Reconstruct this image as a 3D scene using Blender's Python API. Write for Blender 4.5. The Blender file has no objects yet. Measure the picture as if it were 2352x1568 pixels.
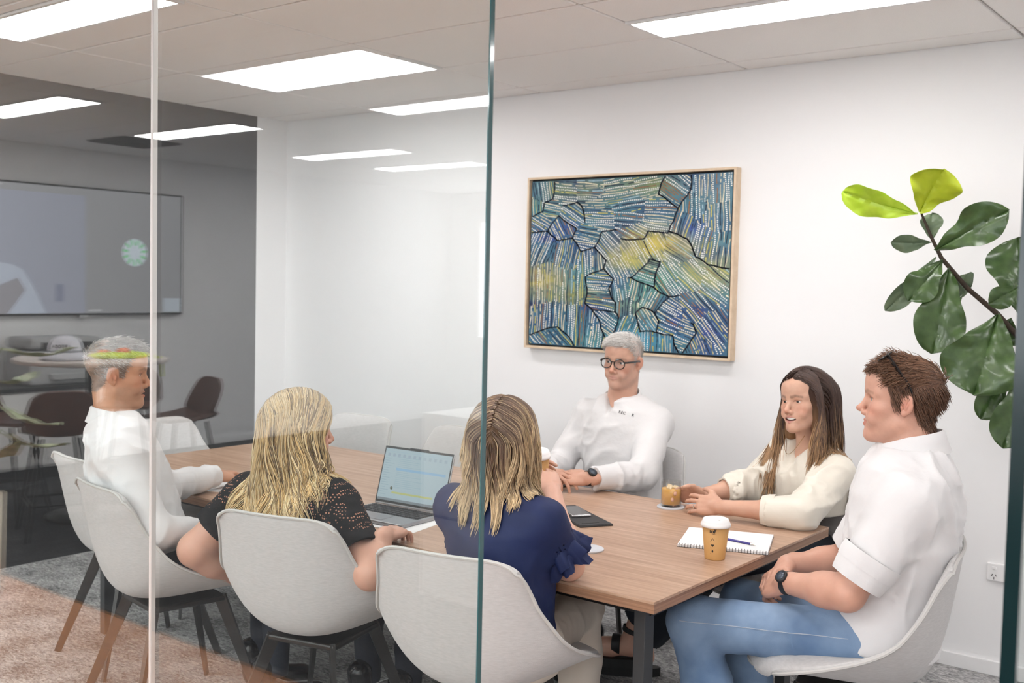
import bpy, bmesh, math, random
import numpy as np
from mathutils import Vector, Matrix, noise as mnoise
from mathutils.bvhtree import BVHTree
random.seed(7)
RNG = np.random.default_rng(11)
scene = bpy.context.scene
COL = scene.collection
PI = math.pi

# ---------------------------------------------------------------- camera
F_PX, YAW, PITCH, ROLL, CAM_H = 2458.42, math.radians(37.99535), math.radians(3.11002), math.radians(1.29009), 1.56
def cam_axes():
    f = np.array([-math.sin(YAW)*math.cos(PITCH), math.cos(YAW)*math.cos(PITCH), -math.sin(PITCH)])
    r = np.array([math.cos(YAW), math.sin(YAW), 0.0]); u = np.cross(r, f)
    c, s = math.cos(ROLL), math.sin(ROLL)
    return c*r+s*u, -s*r+c*u, f
CR, CU, CF = cam_axes()
cam_data = bpy.data.cameras.new('camera'); cam = bpy.data.objects.new('camera', cam_data); COL.objects.link(cam)
cam.matrix_world = Matrix(((CR[0], CU[0], -CF[0], 0), (CR[1], CU[1], -CF[1], 0), (CR[2], CU[2], -CF[2], CAM_H), (0, 0, 0, 1)))
cam_data.sensor_width = 36.0; cam_data.lens = F_PX/2352*36; cam_data.clip_start = 0.05
cam_data.dof.use_dof = True; cam_data.dof.focus_distance = 3.1; cam_data.dof.aperture_fstop = 5.0
scene.camera = cam

# ---------------------------------------------------------------- world, exposure
world = bpy.data.worlds.new('daylight'); scene.world = world; world.use_nodes = True
world.node_tree.nodes['Background'].inputs[0].default_value = (0.93, 0.96, 1.0, 1)
world.node_tree.nodes['Background'].inputs[1].default_value = WORLD_STRENGTH = 6.0
LAMP_STRENGTH = 15.0
OFFICE_LAMP_STRENGTH = 40.0
scene.view_settings.view_transform = 'Standard'; scene.view_settings.look = 'None'
scene.view_settings.exposure = 0.08; scene.view_settings.gamma = 1.0
scene.view_settings.use_curve_mapping = False

def px_ray(x, y):
    return CR*((x-1176)/F_PX) - CU*((y-784)/F_PX) + CF
def at_y(x, y, Y):
    d = px_ray(x, y); p = d*(Y/d[1]); p[2] += CAM_H; return p
def at_z(x, y, z):
    d = px_ray(x, y); p = d*((z-CAM_H)/d[2]); p[2] += CAM_H; return p
def at_x(x, y, X):
    d = px_ray(x, y); p = d*(X/d[0]); p[2] += CAM_H; return p
# ---------------------------------------------------------------- materials
MATS = {}
def mat(name, color=(0.8, 0.8, 0.8), rough=0.5, metal=0.0, spec=0.5, emit=None, estr=1.0, coat=0.0, sss=0.0, attr=False, alpha=None,
        var=0.0, vscale=20.0, vstretch=(1, 1, 1), bump=0.0, bscale=200.0, bstretch=(1, 1, 1), bdist=0.002, col2=None, sheen=0.0, trans=0.0, ior=1.5, coords='Object'):
    if name in MATS: return MATS[name]
    m = bpy.data.materials.new(name); m.use_nodes = True; MATS[name] = m
    nt = m.node_tree; N = nt.nodes; L = nt.links; p = N['Principled BSDF']
    p.inputs['Base Color'].default_value = (*color, 1); p.inputs['Roughness'].default_value = rough
    p.inputs['Metallic'].default_value = metal; p.inputs['Specular IOR Level'].default_value = spec
    p.inputs['Coat Weight'].default_value = coat; p.inputs['IOR'].default_value = ior
    if sheen: p.inputs['Sheen Weight'].default_value = sheen
    if trans: p.inputs['Transmission Weight'].default_value = trans
    if sss:
        p.inputs['Subsurface Weight'].default_value = sss; p.inputs['Subsurface Radius'].default_value = (1, .35, .2); p.inputs['Subsurface Scale'].default_value = .006
    if emit is not None:
        p.inputs['Emission Color'].default_value = (*emit, 1); p.inputs['Emission Strength'].default_value = estr
    if alpha is not None: p.inputs['Alpha'].default_value = alpha
    src = None
    if attr:
        a = N.new('ShaderNodeAttribute'); a.attribute_name = 'Col'; src = a.outputs['Color']
    tc = N.new('ShaderNodeTexCoord') if (var or bump) else None
    def mapped(st):
        mp = N.new('ShaderNodeMapping'); mp.inputs['Scale'].default_value = st; L.new(tc.outputs[coords], mp.inputs['Vector']); return mp.outputs['Vector']
    if var:
        nz = N.new('ShaderNodeTexNoise'); nz.inputs['Scale'].default_value = vscale; nz.inputs['Detail'].default_value = 4
        L.new(mapped(vstretch), nz.inputs['Vector'])
        mx = N.new('ShaderNodeMix'); mx.data_type = 'RGBA'
        rp = N.new('ShaderNodeMapRange'); rp.inputs['From Min'].default_value = .3; rp.inputs['From Max'].default_value = .7
        L.new(nz.outputs['Fac'], rp.inputs['Value']); L.new(rp.outputs['Result'], mx.inputs['Factor'])
        c2 = col2 if col2 else tuple(c*(1-var) for c in color)
        if src is not None:
            mx.blend_type = 'MULTIPLY'; mx.inputs['B'].default_value = (1-var, 1-var, 1-var, 1); L.new(src, mx.inputs['A'])
        else:
            mx.inputs['A'].default_value = (*color, 1); mx.inputs['B'].default_value = (*c2, 1)
        src = mx.outputs['Result']
    if src is not None: L.new(src, p.inputs['Base Color'])
    if bump:
        nz = N.new('ShaderNodeTexNoise'); nz.inputs['Scale'].default_value = bscale; nz.inputs['Detail'].default_value = 3
        L.new(mapped(bstretch), nz.inputs['Vector'])
        b = N.new('ShaderNodeBump'); b.inputs['Strength'].default_value = bump; b.inputs['Distance'].default_value = bdist
        L.new(nz.outputs['Fac'], b.inputs['Height']); L.new(b.outputs['Normal'], p.inputs['Normal'])
    return m

# ---------------------------------------------------------------- objects
def tag(o, label=None, cat=None, group=None, kind=None):
    if label: o['label'] = label
    if cat: o['category'] = cat
    if group: o['group'] = group
    if kind: o['kind'] = kind
    return o
def empty(name, loc=(0, 0, 0), rz=0.0, label=None, cat=None, group=None):
    o = bpy.data.objects.new(name, None); COL.objects.link(o); o.location = loc; o.rotation_euler = (0, 0, rz); o.empty_display_size = .05
    return tag(o, label, cat, group)
def link_mesh(name, me, material=None, parent=None):
    o = bpy.data.objects.new(name, me); COL.objects.link(o)
    if material is not None:
        for m in (material if isinstance(material, (list, tuple)) else [material]): me.materials.append(m)
    if parent is not None: o.parent = parent
    return o
def mesh_from(name, V, Fs, material=None, parent=None, smooth=False, col=None):
    me = bpy.data.meshes.new(name); me.from_pydata([tuple(map(float, v)) for v in V], [], [tuple(int(i) for i in f) for f in Fs]); me.update()
    if smooth: me.shade_smooth()
    if col is not None: set_col(me, col)
    return link_mesh(name, me, material, parent)
def mesh_np(name, V, Q, material=None, parent=None, smooth=True, col=None):
    """fast mesh from arrays: V (n,3), Q (m,4) or (m,3)"""
    V = np.asarray(V, np.float32); Q = np.asarray(Q, np.int32); k = Q.shape[1]
    me = bpy.data.meshes.new(name)
    me.vertices.add(len(V)); me.vertices.foreach_set('co', V.ravel())
    me.loops.add(Q.size); me.loops.foreach_set('vertex_index', Q.ravel())
    me.polygons.add(len(Q)); me.polygons.foreach_set('loop_start', np.arange(0, Q.size, k, dtype=np.int32)); me.polygons.foreach_set('loop_total', np.full(len(Q), k, np.int32))
    me.update(calc_edges=True); me.validate()
    if smooth: me.shade_smooth()
    if col is not None: set_col(me, col)
    return link_mesh(name, me, material, parent)
def set_col(me, col):
    a = me.color_attributes.new('Col', 'FLOAT_COLOR', 'POINT')
    c = np.ones((len(me.vertices), 4), np.float32); c[:, :3] = col; a.data.foreach_set('color', c.ravel())
class MB:
    """collects shapes into one mesh"""
    def __init__(s): s.bm = bmesh.new()
    def box(s, c, size, rot=None, bevel=0.0, seg=2, mi=0):
        r = bmesh.ops.create_cube(s.bm, size=1.0); vs = r['verts']
        for v in vs: v.co = Vector((v.co.x*size[0], v.co.y*size[1], v.co.z*size[2]))
        fs = list({f for v in vs for f in v.link_faces})
        if bevel:
            es = list({e for v in vs for e in v.link_edges})
            rr = bmesh.ops.bevel(s.bm, geom=es, offset=bevel, segments=seg, affect='EDGES', profile=.5)
            vs = list({v for f in rr['faces'] for v in f.verts} | {v for v in vs if v.is_valid}); fs = list({f for v in vs for f in v.link_faces})
        M = Matrix.Translation(Vector(c)) @ (rot.to_4x4() if rot is not None else Matrix.Identity(4))
        for v in vs: v.co = M @ v.co
        for f in fs: f.material_index = mi
        return s
    def tube(s, pts, rad, n=8, cap=True, mi=0, squash=None):
        pts = [Vector(p) for p in pts]; rads = rad if isinstance(rad, (list, tuple)) else [rad]*len(pts)
        rings = []; prev = None
        for i, p in enumerate(pts):
            t = (pts[min(i+1, len(pts)-1)]-pts[max(i-1, 0)]).normalized()
            if prev is None:
                ref = Vector((0, 0, 1)) if abs(t.z) < .9 else Vector((1, 0, 0)); a = t.cross(ref).normalized()
            else: a = (prev-t*prev.dot(t)).normalized()
            prev = a; b = t.cross(a)
            sq = squash or (1, 1)
            rings.append([s.bm.verts.new(p+a*(math.cos(2*PI*k/n)*rads[i]*sq[0])+b*(math.sin(2*PI*k/n)*rads[i]*sq[1])) for k in range(n)])
        for A, B in zip(rings, rings[1:]):
            for k in range(n):
                f = s.bm.faces.new((A[k], A[(k+1) % n], B[(k+1) % n], B[k])); f.material_index = mi; f.smooth = True
        if cap:
            s.bm.faces.new(rings[0][::-1]).material_index = mi; s.bm.faces.new(rings[-1]).material_index = mi
        return s
    def lathe(s, prof, c=(0, 0, 0), n=32, rot=None, mi=0, smooth=True, close=False):
        M = Matrix.Translation(Vector(c)) @ (rot.to_4x4() if rot is not None else Matrix.Identity(4))
        rings = []
        for r, z in prof:
            if r < 1e-6: rings.append([s.bm.verts.new(M @ Vector((0, 0, z)))])
            else: rings.append([s.bm.verts.new(M @ Vector((r*math.cos(2*PI*k/n), r*math.sin(2*PI*k/n), z))) for k in range(n)])
        prs = list(zip(rings, rings[1:]))
        if close: prs.append((rings[-1], rings[0]))
        for A, B in prs:
            for k in range(n):
                a, b = A[k % len(A)], A[(k+1) % len(A)]; c2, d = B[(k+1) % len(B)], B[k % len(B)]
                vs = []
                for v in (a, b, c2, d):
                    if v not in vs: vs.append(v)
                if len(vs) > 2:
                    f = s.bm.faces.new(vs); f.material_index = mi; f.smooth = smooth
        return s
    def prism(s, poly, z0, z1, mi=0, M=None):
        M = M or Matrix.Identity(4)
        A = [s.bm.verts.new(M @ Vector((x, y, z0))) for x, y in poly]; B = [s.bm.verts.new(M @ Vector((x, y, z1))) for x, y in poly]
        n = len(poly)
        s.bm.faces.new(A[::-1]).material_index = mi; s.bm.faces.new(B).material_index = mi
        for k in range(n): s.bm.faces.new((A[k], A[(k+1) % n], B[(k+1) % n], B[k])).material_index = mi
        return s
    def grid(s, P, mi=0, smooth=True, flip=False):
        R = [[s.bm.verts.new(Vector(p)) for p in row] for row in P]
        for i in range(len(R)-1):
            for j in range(len(R[0])-1):
                q = (R[i][j], R[i][j+1], R[i+1][j+1], R[i+1][j])
                f = s.bm.faces.new(q[::-1] if flip else q); f.material_index = mi; f.smooth = smooth
        return s
    def slab(s, P, nrm_th, mi=0):
        """closed sheet: grid of points P[i][j], thickness along own normals"""
        P = np.array(P, float); du = np.gradient(P, axis=0); dv = np.gradient(P, axis=1)
        n = np.cross(du, dv); n /= (np.linalg.norm(n, axis=2, keepdims=True)+1e-9)
        th = np.asarray(nrm_th, float); A = P; B = P-n*(th[..., None] if th.ndim else th)
        va = [[s.bm.verts.new(Vector(p)) for p in row] for row in A]; vb = [[s.bm.verts.new(Vector(p)) for p in row] for row in B]
        I, J = P.shape[:2]
        def F(q):
            f = s.bm.faces.new(q); f.material_index = mi; f.smooth = True
        for i in range(I-1):
            for j in range(J-1):
                F((va[i][j], va[i+1][j], va[i+1][j+1], va[i][j+1])); F((vb[i][j], vb[i][j+1], vb[i+1][j+1], vb[i+1][j]))
        for i in range(I-1):
            F((va[i][0], vb[i][0], vb[i+1][0], va[i+1][0])); F((va[i][J-1], va[i+1][J-1], vb[i+1][J-1], vb[i][J-1]))
        for j in range(J-1):
            F((va[0][j], va[0][j+1], vb[0][j+1], vb[0][j])); F((va[I-1][j], vb[I-1][j], vb[I-1][j+1], va[I-1][j+1]))
        return s
    def xf(s, M):
        for v in s.bm.verts: v.co = M @ v.co
        return s
    def build(s, name, material=None, parent=None, smooth=False, sub=0):
        bmesh.ops.recalc_face_normals(s.bm, faces=s.bm.faces)
        me = bpy.data.meshes.new(name); s.bm.to_mesh(me); s.bm.free()
        if smooth: me.shade_smooth(); me.set_sharp_from_angle(angle=math.radians(58))
        o = link_mesh(name, me, material, parent)
        if sub:
            md = o.modifiers.new('sub', 'SUBSURF'); md.levels = sub; md.render_levels = sub
        return o
def copy_tree(o, parent=None):
    c = o.copy(); COL.objects.link(c); c.parent = parent
    for ch in list(o.children): copy_tree(ch, c)
    return c
def rotm(yaw=0, pitch=0, roll=0):
    """local x fwd, y left, z up; pitch>0 looks down"""
    return np.array(Matrix.Rotation(yaw, 3, 'Z') @ Matrix.Rotation(pitch, 3, 'Y') @ Matrix.Rotation(roll, 3, 'X'))
def text_mesh(body, size, font=None, spacing=1.0, bold=0.0):
    cu = bpy.data.curves.new('text', 'FONT'); cu.body = body; cu.size = size; cu.space_character = spacing; cu.align_x = 'CENTER'; cu.align_y = 'CENTER'; cu.offset = bold
    o = bpy.data.objects.new('text', cu); COL.objects.link(o)
    dg = bpy.context.evaluated_depsgraph_get(); me = bpy.data.meshes.new_from_object(o.evaluated_get(dg))
    V = np.array([v.co[:] for v in me.vertices]) if len(me.vertices) else np.zeros((0, 3)); Fc = [tuple(p.vertices) for p in me.polygons]
    bpy.data.objects.remove(o); bpy.data.curves.remove(cu); bpy.data.meshes.remove(me)
    return V, Fc
# ---------------------------------------------------------------- implicit surfaces for bodies and clothes
def A3(v): return np.asarray(v, float)
class Cap:                                    # tapered capsule, optional flat cut at the ends
    def __init__(s, a, b, ra, rb, k=.02, op='+', cut0=False, cut1=False):
        s.a, s.b, s.ra, s.rb, s.k, s.op, s.c0, s.c1 = A3(a), A3(b), ra, rb, k, op, cut0, cut1
    def bbox(s): r = max(s.ra, s.rb); return np.minimum(s.a, s.b)-r, np.maximum(s.a, s.b)+r
    def d(s, P):
        ab = s.b-s.a; L2 = ab@ab+1e-12; t0 = ((P-s.a)@ab)/L2; t = np.clip(t0, 0, 1)
        q = P-s.a-t[..., None]*ab; d = np.sqrt((q*q).sum(-1))-(s.ra+(s.rb-s.ra)*t)
        L = math.sqrt(L2)
        if s.c1: d = np.maximum(d, (t0-1)*L)
        if s.c0: d = np.maximum(d, -t0*L)
        return d
class Ell:                                    # ellipsoid
    def __init__(s, c, r, M=None, k=.02, op='+'):
        s.c, s.r, s.M, s.k, s.op = A3(c), A3(r), (np.eye(3) if M is None else np.asarray(M, float)), k, op
    def bbox(s): e = np.sqrt(((s.M*s.r)**2).sum(1)); return s.c-e, s.c+e
    def d(s, P):
        q = (P-s.c)@s.M; k0 = np.sqrt(((q/s.r)**2).sum(-1)); k1 = np.sqrt(((q/(s.r**2))**2).sum(-1))+1e-9
        return k0*(k0-1)/k1
class Loft:                                   # elliptical sections along a straight axis a->b; st = [(t, rx, ry, ox, oy)]
    def __init__(s, a, b, side, st, k=.03, op='+', n=2.4, ends=.0):
        s.a, s.b, s.k, s.op, s.n, s.e = A3(a), A3(b), k, op, n, ends
        ax = s.b-s.a; s.L = np.linalg.norm(ax); s.z = ax/s.L; sd = A3(side); s.x = sd-s.z*(sd@s.z); s.x /= np.linalg.norm(s.x); s.y = np.cross(s.z, s.x)
        s.st = np.array([tuple(q)+(0,)*(5-len(q)) for q in st], float)
    def bbox(s):
        r = s.st[:, 1:3].max()+np.abs(s.st[:, 3:5]).max(); return np.minimum(s.a, s.b)-r, np.maximum(s.a, s.b)+r
    def d(s, P):
        q = P-s.a; t0 = (q@s.z)/s.L; t = np.clip(t0, s.st[0, 0], s.st[-1, 0]); I = lambda j: np.interp(t, s.st[:, 0], s.st[:, j])
        x = np.abs(q@s.x-I(3)); y = np.abs(q@s.y-I(4)); rx, ry = I(1), I(2)
        d = ((x/rx)**s.n+(y/ry)**s.n)**(1/s.n); d = (d-1)*np.minimum(rx, ry)
        ex = np.abs(t0-t)*s.L
        return np.where(ex > 0, np.hypot(np.maximum(d, 0), ex)+np.minimum(d, 0)*(ex <= 0), d) if s.e == 0 else np.maximum(d, ex-s.e)
def xform(prims, M, o):
    """rigid transform of local primitives"""
    M = np.asarray(M, float); o = A3(o); out = []
    for p in prims:
        if isinstance(p, Cap): out.append(Cap(M@p.a+o, M@p.b+o, p.ra, p.rb, p.k, p.op, p.c0, p.c1))
        else: out.append(Ell(M@p.c+o, p.r, M@p.M, p.k, p.op))
    return out
def smin(a, b, k):
    h = np.clip(.5+.5*(b-a)/k, 0, 1); return b+(a-b)*h-k*h*(1-h)
def field(prims, P):
    f = np.full(P.shape[:-1], 10.0)
    for p in prims:
        b = p.d(P); k = max(p.k, 1e-5)
        f = smin(f, b, k) if p.op == '+' else -smin(-f, b, k)
    return f
def surf(prims, h=.006, pad=.012):
    lo = np.min([p.bbox()[0] for p in prims if p.op == '+'], 0)-pad; hi = np.max([p.bbox()[1] for p in prims if p.op == '+'], 0)+pad
    n = np.ceil((hi-lo)/h).astype(int)+1
    f = np.full(n, 1.0, np.float32); ax = [lo[i]+h*np.arange(n[i]) for i in range(3)]
    for p in prims:
        a, b = p.bbox(); m = p.k+3*h+.004
        i0 = np.clip(np.floor((a-m-lo)/h).astype(int), 0, n); i1 = np.clip(np.ceil((b+m-lo)/h).astype(int)+1, 0, n)
        if (i1 <= i0).any(): continue
        sl = tuple(slice(i0[i], i1[i]) for i in range(3))
        X, Y, Z = np.meshgrid(ax[0][sl[0]], ax[1][sl[1]], ax[2][sl[2]], indexing='ij')
        d = p.d(np.stack((X, Y, Z), -1)); k = max(p.k, 1e-5)
        f[sl] = smin(f[sl], d, k) if p.op == '+' else -smin(-f[sl], d, k)
    s = f < 0
    cn = n-1; ncell = int(cn.prod()); acc = np.zeros((3, ncell)); cnt = np.zeros(ncell); quads = []
    st = np.array([cn[1]*cn[2], cn[2], 1])
    for axs in range(3):
        sl0 = [slice(None)]*3; sl1 = [slice(None)]*3; sl0[axs] = slice(0, -1); sl1[axs] = slice(1, None)
        s0, s1 = s[tuple(sl0)], s[tuple(sl1)]; idx = np.argwhere(s0 != s1)
        if not len(idx): continue
        v0 = f[tuple(sl0)][tuple(idx.T)]; v1 = f[tuple(sl1)][tuple(idx.T)]; t = v0/(v0-v1)
        pos = idx.astype(float); pos[:, axs] += t
        u, w = (axs+1) % 3, (axs+2) % 3
        ok = (idx[:, u] > 0) & (idx[:, w] > 0) & (idx[:, u] < cn[u]) & (idx[:, w] < cn[w])
        idx, pos = idx[ok], pos[ok]; inside = s0[tuple(idx.T)]
        base = idx@st; ids = []
        for du, dw in ((1, 1), (0, 1), (0, 0), (1, 0)):
            c = base-du*st[u]-dw*st[w]; ids.append(c)
            for q in range(3): acc[q] += np.bincount(c, pos[:, q], ncell)
            cnt += np.bincount(c, minlength=ncell)
        Q = np.stack(ids, 1); Q[~inside] = Q[~inside][:, ::-1]; quads.append(Q)
    use = np.nonzero(cnt)[0]; V = (acc[:, use]/cnt[use]).T*h+lo
    Q = np.searchsorted(use, np.concatenate(quads)) if quads else np.zeros((0, 4), int)
    return V, Q
def vnormals(V, Q):
    n = np.cross(V[Q[:, 2]]-V[Q[:, 0]], V[Q[:, 3 % Q.shape[1]]]-V[Q[:, 1]]); N = np.zeros_like(V)
    for k in range(Q.shape[1]):
        for j in range(3): N[:, j] += np.bincount(Q[:, k], n[:, j], len(V))
    return N/(np.linalg.norm(N, axis=1, keepdims=True)+1e-12)
def relax(V, Q, it=1, w=.5):
    n = len(V); a = np.concatenate([Q[:, i] for i in range(4)]); b = np.concatenate([Q[:, (i+1) % 4] for i in range(4)])
    c = np.bincount(a, minlength=n)+np.bincount(b, minlength=n)
    for _ in range(it):
        S = np.stack([np.bincount(a, V[b, j], n)+np.bincount(b, V[a, j], n) for j in range(3)], 1)
        V = V*(1-w)+w*S/np.maximum(c, 1)[:, None]
    return V
def pnoise(P, s=1.0, seed=0.0):
    """cheap smooth value noise (vectorised), about -1..1"""
    q = np.asarray(P, float)*s+seed*17.3; i = np.floor(q).astype(np.int64); f = q-i; f = f*f*(3-2*f)
    def hsh(a, b, c):
        x = (a*73856093) ^ (b*19349663) ^ (c*83492791); x = (x ^ (x >> 13))*1274126177; return ((x ^ (x >> 16)) & 0xffff)/32767.5-1
    r = 0
    for dx in (0, 1):
        for dy in (0, 1):
            for dz in (0, 1):
                w = (f[:, 0] if dx else 1-f[:, 0])*(f[:, 1] if dy else 1-f[:, 1])*(f[:, 2] if dz else 1-f[:, 2])
                r = r+w*hsh(i[:, 0]+dx, i[:, 1]+dy, i[:, 2]+dz)
    return r
def wrinkle(V, Q, amp=.004, freq=11.0, stretch=None, seed=0.0, ridged=True):
    """cloth folds: sharp-crested noise, pulled long in a slowly turning direction"""
    N = vnormals(V, Q); P = V if stretch is None else V@np.asarray(stretch)
    w = P+.10*np.stack([pnoise(V, 3.5, seed+j) for j in (1, 2, 3)], 1)
    a = pnoise(w*A3((1, 1, .75)), freq, seed); b = pnoise(w+.05, freq*2.2, seed+5); c = pnoise(w, freq*.5, seed+8); m = np.clip(.55+.9*pnoise(V, 5, seed+11), .15, 1.3)
    h = ((1-np.abs(a))**3*1.3-.45)*m+((1-np.abs(b))**2-.4)*.35*m+c*.5 if ridged else a*.7+b*.3
    return V+N*(amp*h)[:, None]
class Islands:
    """several surfaces gathered into one mesh"""
    def __init__(s): s.V, s.Q, s.C, s.n = [], [], [], 0
    def add(s, V, Q, C=None):
        s.V.append(V); s.Q.append(Q+s.n); s.n += len(V); s.C.append(np.broadcast_to(np.asarray(C if C is not None else (.8, .8, .8)), V.shape))
    def build(s, name, material, parent=None):
        return mesh_np(name, np.concatenate(s.V), np.concatenate(s.Q), material, parent, True, np.concatenate(s.C))
def strands(paths, rad, col, nside=3):
    """paths (S,K,3) -> thin tapered tubes; rad (K,), col (S,3) or (S,K,3)"""
    S, K, _ = paths.shape
    T = np.gradient(paths, axis=1); T /= (np.linalg.norm(T, axis=2, keepdims=True)+1e-9)
    ref = np.tile(A3((.31, .52, .79)), (S, 1))[:, None, :]; Ax = np.cross(T, ref); Ax /= (np.linalg.norm(Ax, axis=2, keepdims=True)+1e-9); Bx = np.cross(T, Ax)
    rr = np.broadcast_to(np.asarray(rad), (S, K))[..., None]
    V = np.stack([paths+rr*(math.cos(2*PI*k/nside)*Ax+math.sin(2*PI*k/nside)*Bx) for k in range(nside)], 2)
    base = (np.arange(S)[:, None]*K+np.arange(K-1)[None])*nside; Q = []
    for k in range(nside):
        k2 = (k+1) % nside; Q.append(np.stack((base+k, base+k2, base+nside+k2, base+nside+k), -1).reshape(-1, 4))
    C = np.asarray(col, float)
    if C.ndim == 2: C = np.repeat(C[:, None, :], K, 1)
    C = np.repeat(C[:, :, None, :], nside, 2).reshape(-1, 3)
    return V.reshape(-1, 3), np.concatenate(Q), C
# ---------------------------------------------------------------- people: heads, hands, torsos
def head_prims(p):
    j = p.get('jaw', 1.0); ns = p.get('nose', 1.0); sm = p.get('smile', .3); op = p.get('open', 0.0); ch = p.get('chin', 1.0); br = p.get('brow', 1.0)
    P = [Ell((-.008, 0, .04), (.101, .075, .084), k=.01), Ell((.03, 0, -.028), (.057, .06, .088), k=.04)]
    P.append(Ell((.031, 0, .055), (.062, .06, .055), k=.03))                    # forehead
    for s in (1, -1):
        P += [Cap((-.004, .047*j*s, -.06), (.07, .015*s, -.102), .016, .015, k=.03),
              Ell((.054, .045*s, -.024), (.024, .019, .017), k=.02),
              Ell((.06, .03*s, -.052), (.022, .02, .022), k=.022)]
    P += [Ell((.069, 0, -.066), (.025, .03, .027), k=.02), Ell((.08, 0, -.103), (.0165*ch, .02, .017), k=.016)]
    for s in (1, -1): P.append(Cap((.083, .007*s, .02), (.06, .052*s, .018), .0115*br, .009*br, k=.014))
    for s in (1, -1): P.append(Ell((.099, .033*s, -.001), (.021, .021, .0135), k=.01, op='-'))
    P += [Cap((.083, 0, .014), (.106, 0, -.03), .0072, .0092, k=.011), Ell((.1085+.006*(ns-1), 0, p.get('tipz', -.0345)), (.0112*ns, .010*ns, .0088), k=.007)]
    for s in (1, -1):
        P += [Ell((.0955, .0125*s*ns, -.0415), (.0115, .0072, .0085), k=.006), Ell((.103, .0065*s, -.0478), (.004, .0035, .003), k=.003, op='-')]
        P += [Ell((.068, .032*s, 0), (.0148, .0165, .0148), k=.004)]
    zc, yc, xc = mouth_corner(sm)
    for s in (1, -1):                                                            # lips
        P += [Cap((.0935, .002*s, -.0615+.001*sm), (xc, yc*s, zc), .005, .0022, k=.005), Cap((.0925, .002*s, -.0735-.006*op), (xc, yc*s, zc-.001), .0058, .0022, k=.005)]
        P.append(Ell((xc-.008, (yc+.014)*s, zc+.008), (.014, .010, .014), k=.012))   # cheek by the corner of the mouth
    P.append(Ell((.0955, 0, -.053), (.004, .005, .007), k=.006, op='-'))
    if op > 0:
        for s in (1, -1): P.append(Cap((.096, 0, -.0675-.003*op), (xc+.003, (yc-.003)*s, zc-.0005), .0058*op+.001, .0022, k=.002, op='-'))
        P.append(Ell((.084, 0, -.0675-.002*op), (.016, .027, .0078*op), k=.002, op='-'))
    else:
        for s in (1, -1): P.append(Cap((.0993, 0, -.0673), (xc+.004, yc*s, zc), .0014, .0012, k=.0025, op='-'))
    for s in (1, -1):                                                            # eyelid openings, ears
        P.append(Ell((.0855, .033*s, -.0005), (.0135, .0158, .0063-.0022*sm), rotm(0.3*s, 0, -.08*s), k=.0016, op='-'))
        Mx = rotm(-.38*s, -.14, 0)
        P += [Ell((-.016, .078*s, -.006), (.0175, .0058, .0285), Mx, k=.006), Ell((-.008, .0745*s, -.03), (.0085, .0055, .010), k=.006),
              Ell((-.012, .0838*s, -.005), (.0105, .006, .02), Mx, k=.004, op='-'), Ell((-.001, .0765*s, -.012), (.0038, .005, .008), k=.004), Cap((-.02, .0815*s, .008), (-.012, .082*s, -.018), .0028, .0028, k=.004)]
    return P
def mouth_corner(sm): return -.0685+.011*sm, .0235+.0085*sm, .084-.009*sm
HL_X = [-.12, -.06, -.035, -.025, .004, .010, .026, .033, .045, .058, .075, .12]
HL_Z = [-.072, -.066, -.035, .026, .028, -.012, -.012, .028, .052, .07, .074, .074]
def scalp_mask(q, part=None):
    z = np.interp(q[:, 0], HL_X, HL_Z)
    if part is not None: z = z+.020*np.clip(1-np.abs(q[:, 1]-part)/.055, -.5, 1)*(q[:, 0] > .03)
    return np.clip((q[:, 2]-z)/.006+.5, 0, 1)
def seg_d(q, a, b):
    a, b = A3(a), A3(b); t = np.clip(((q-a)@(b-a))/((b-a)@(b-a)), 0, 1); return np.linalg.norm(q-a-t[:, None]*(b-a), axis=1)
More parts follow.
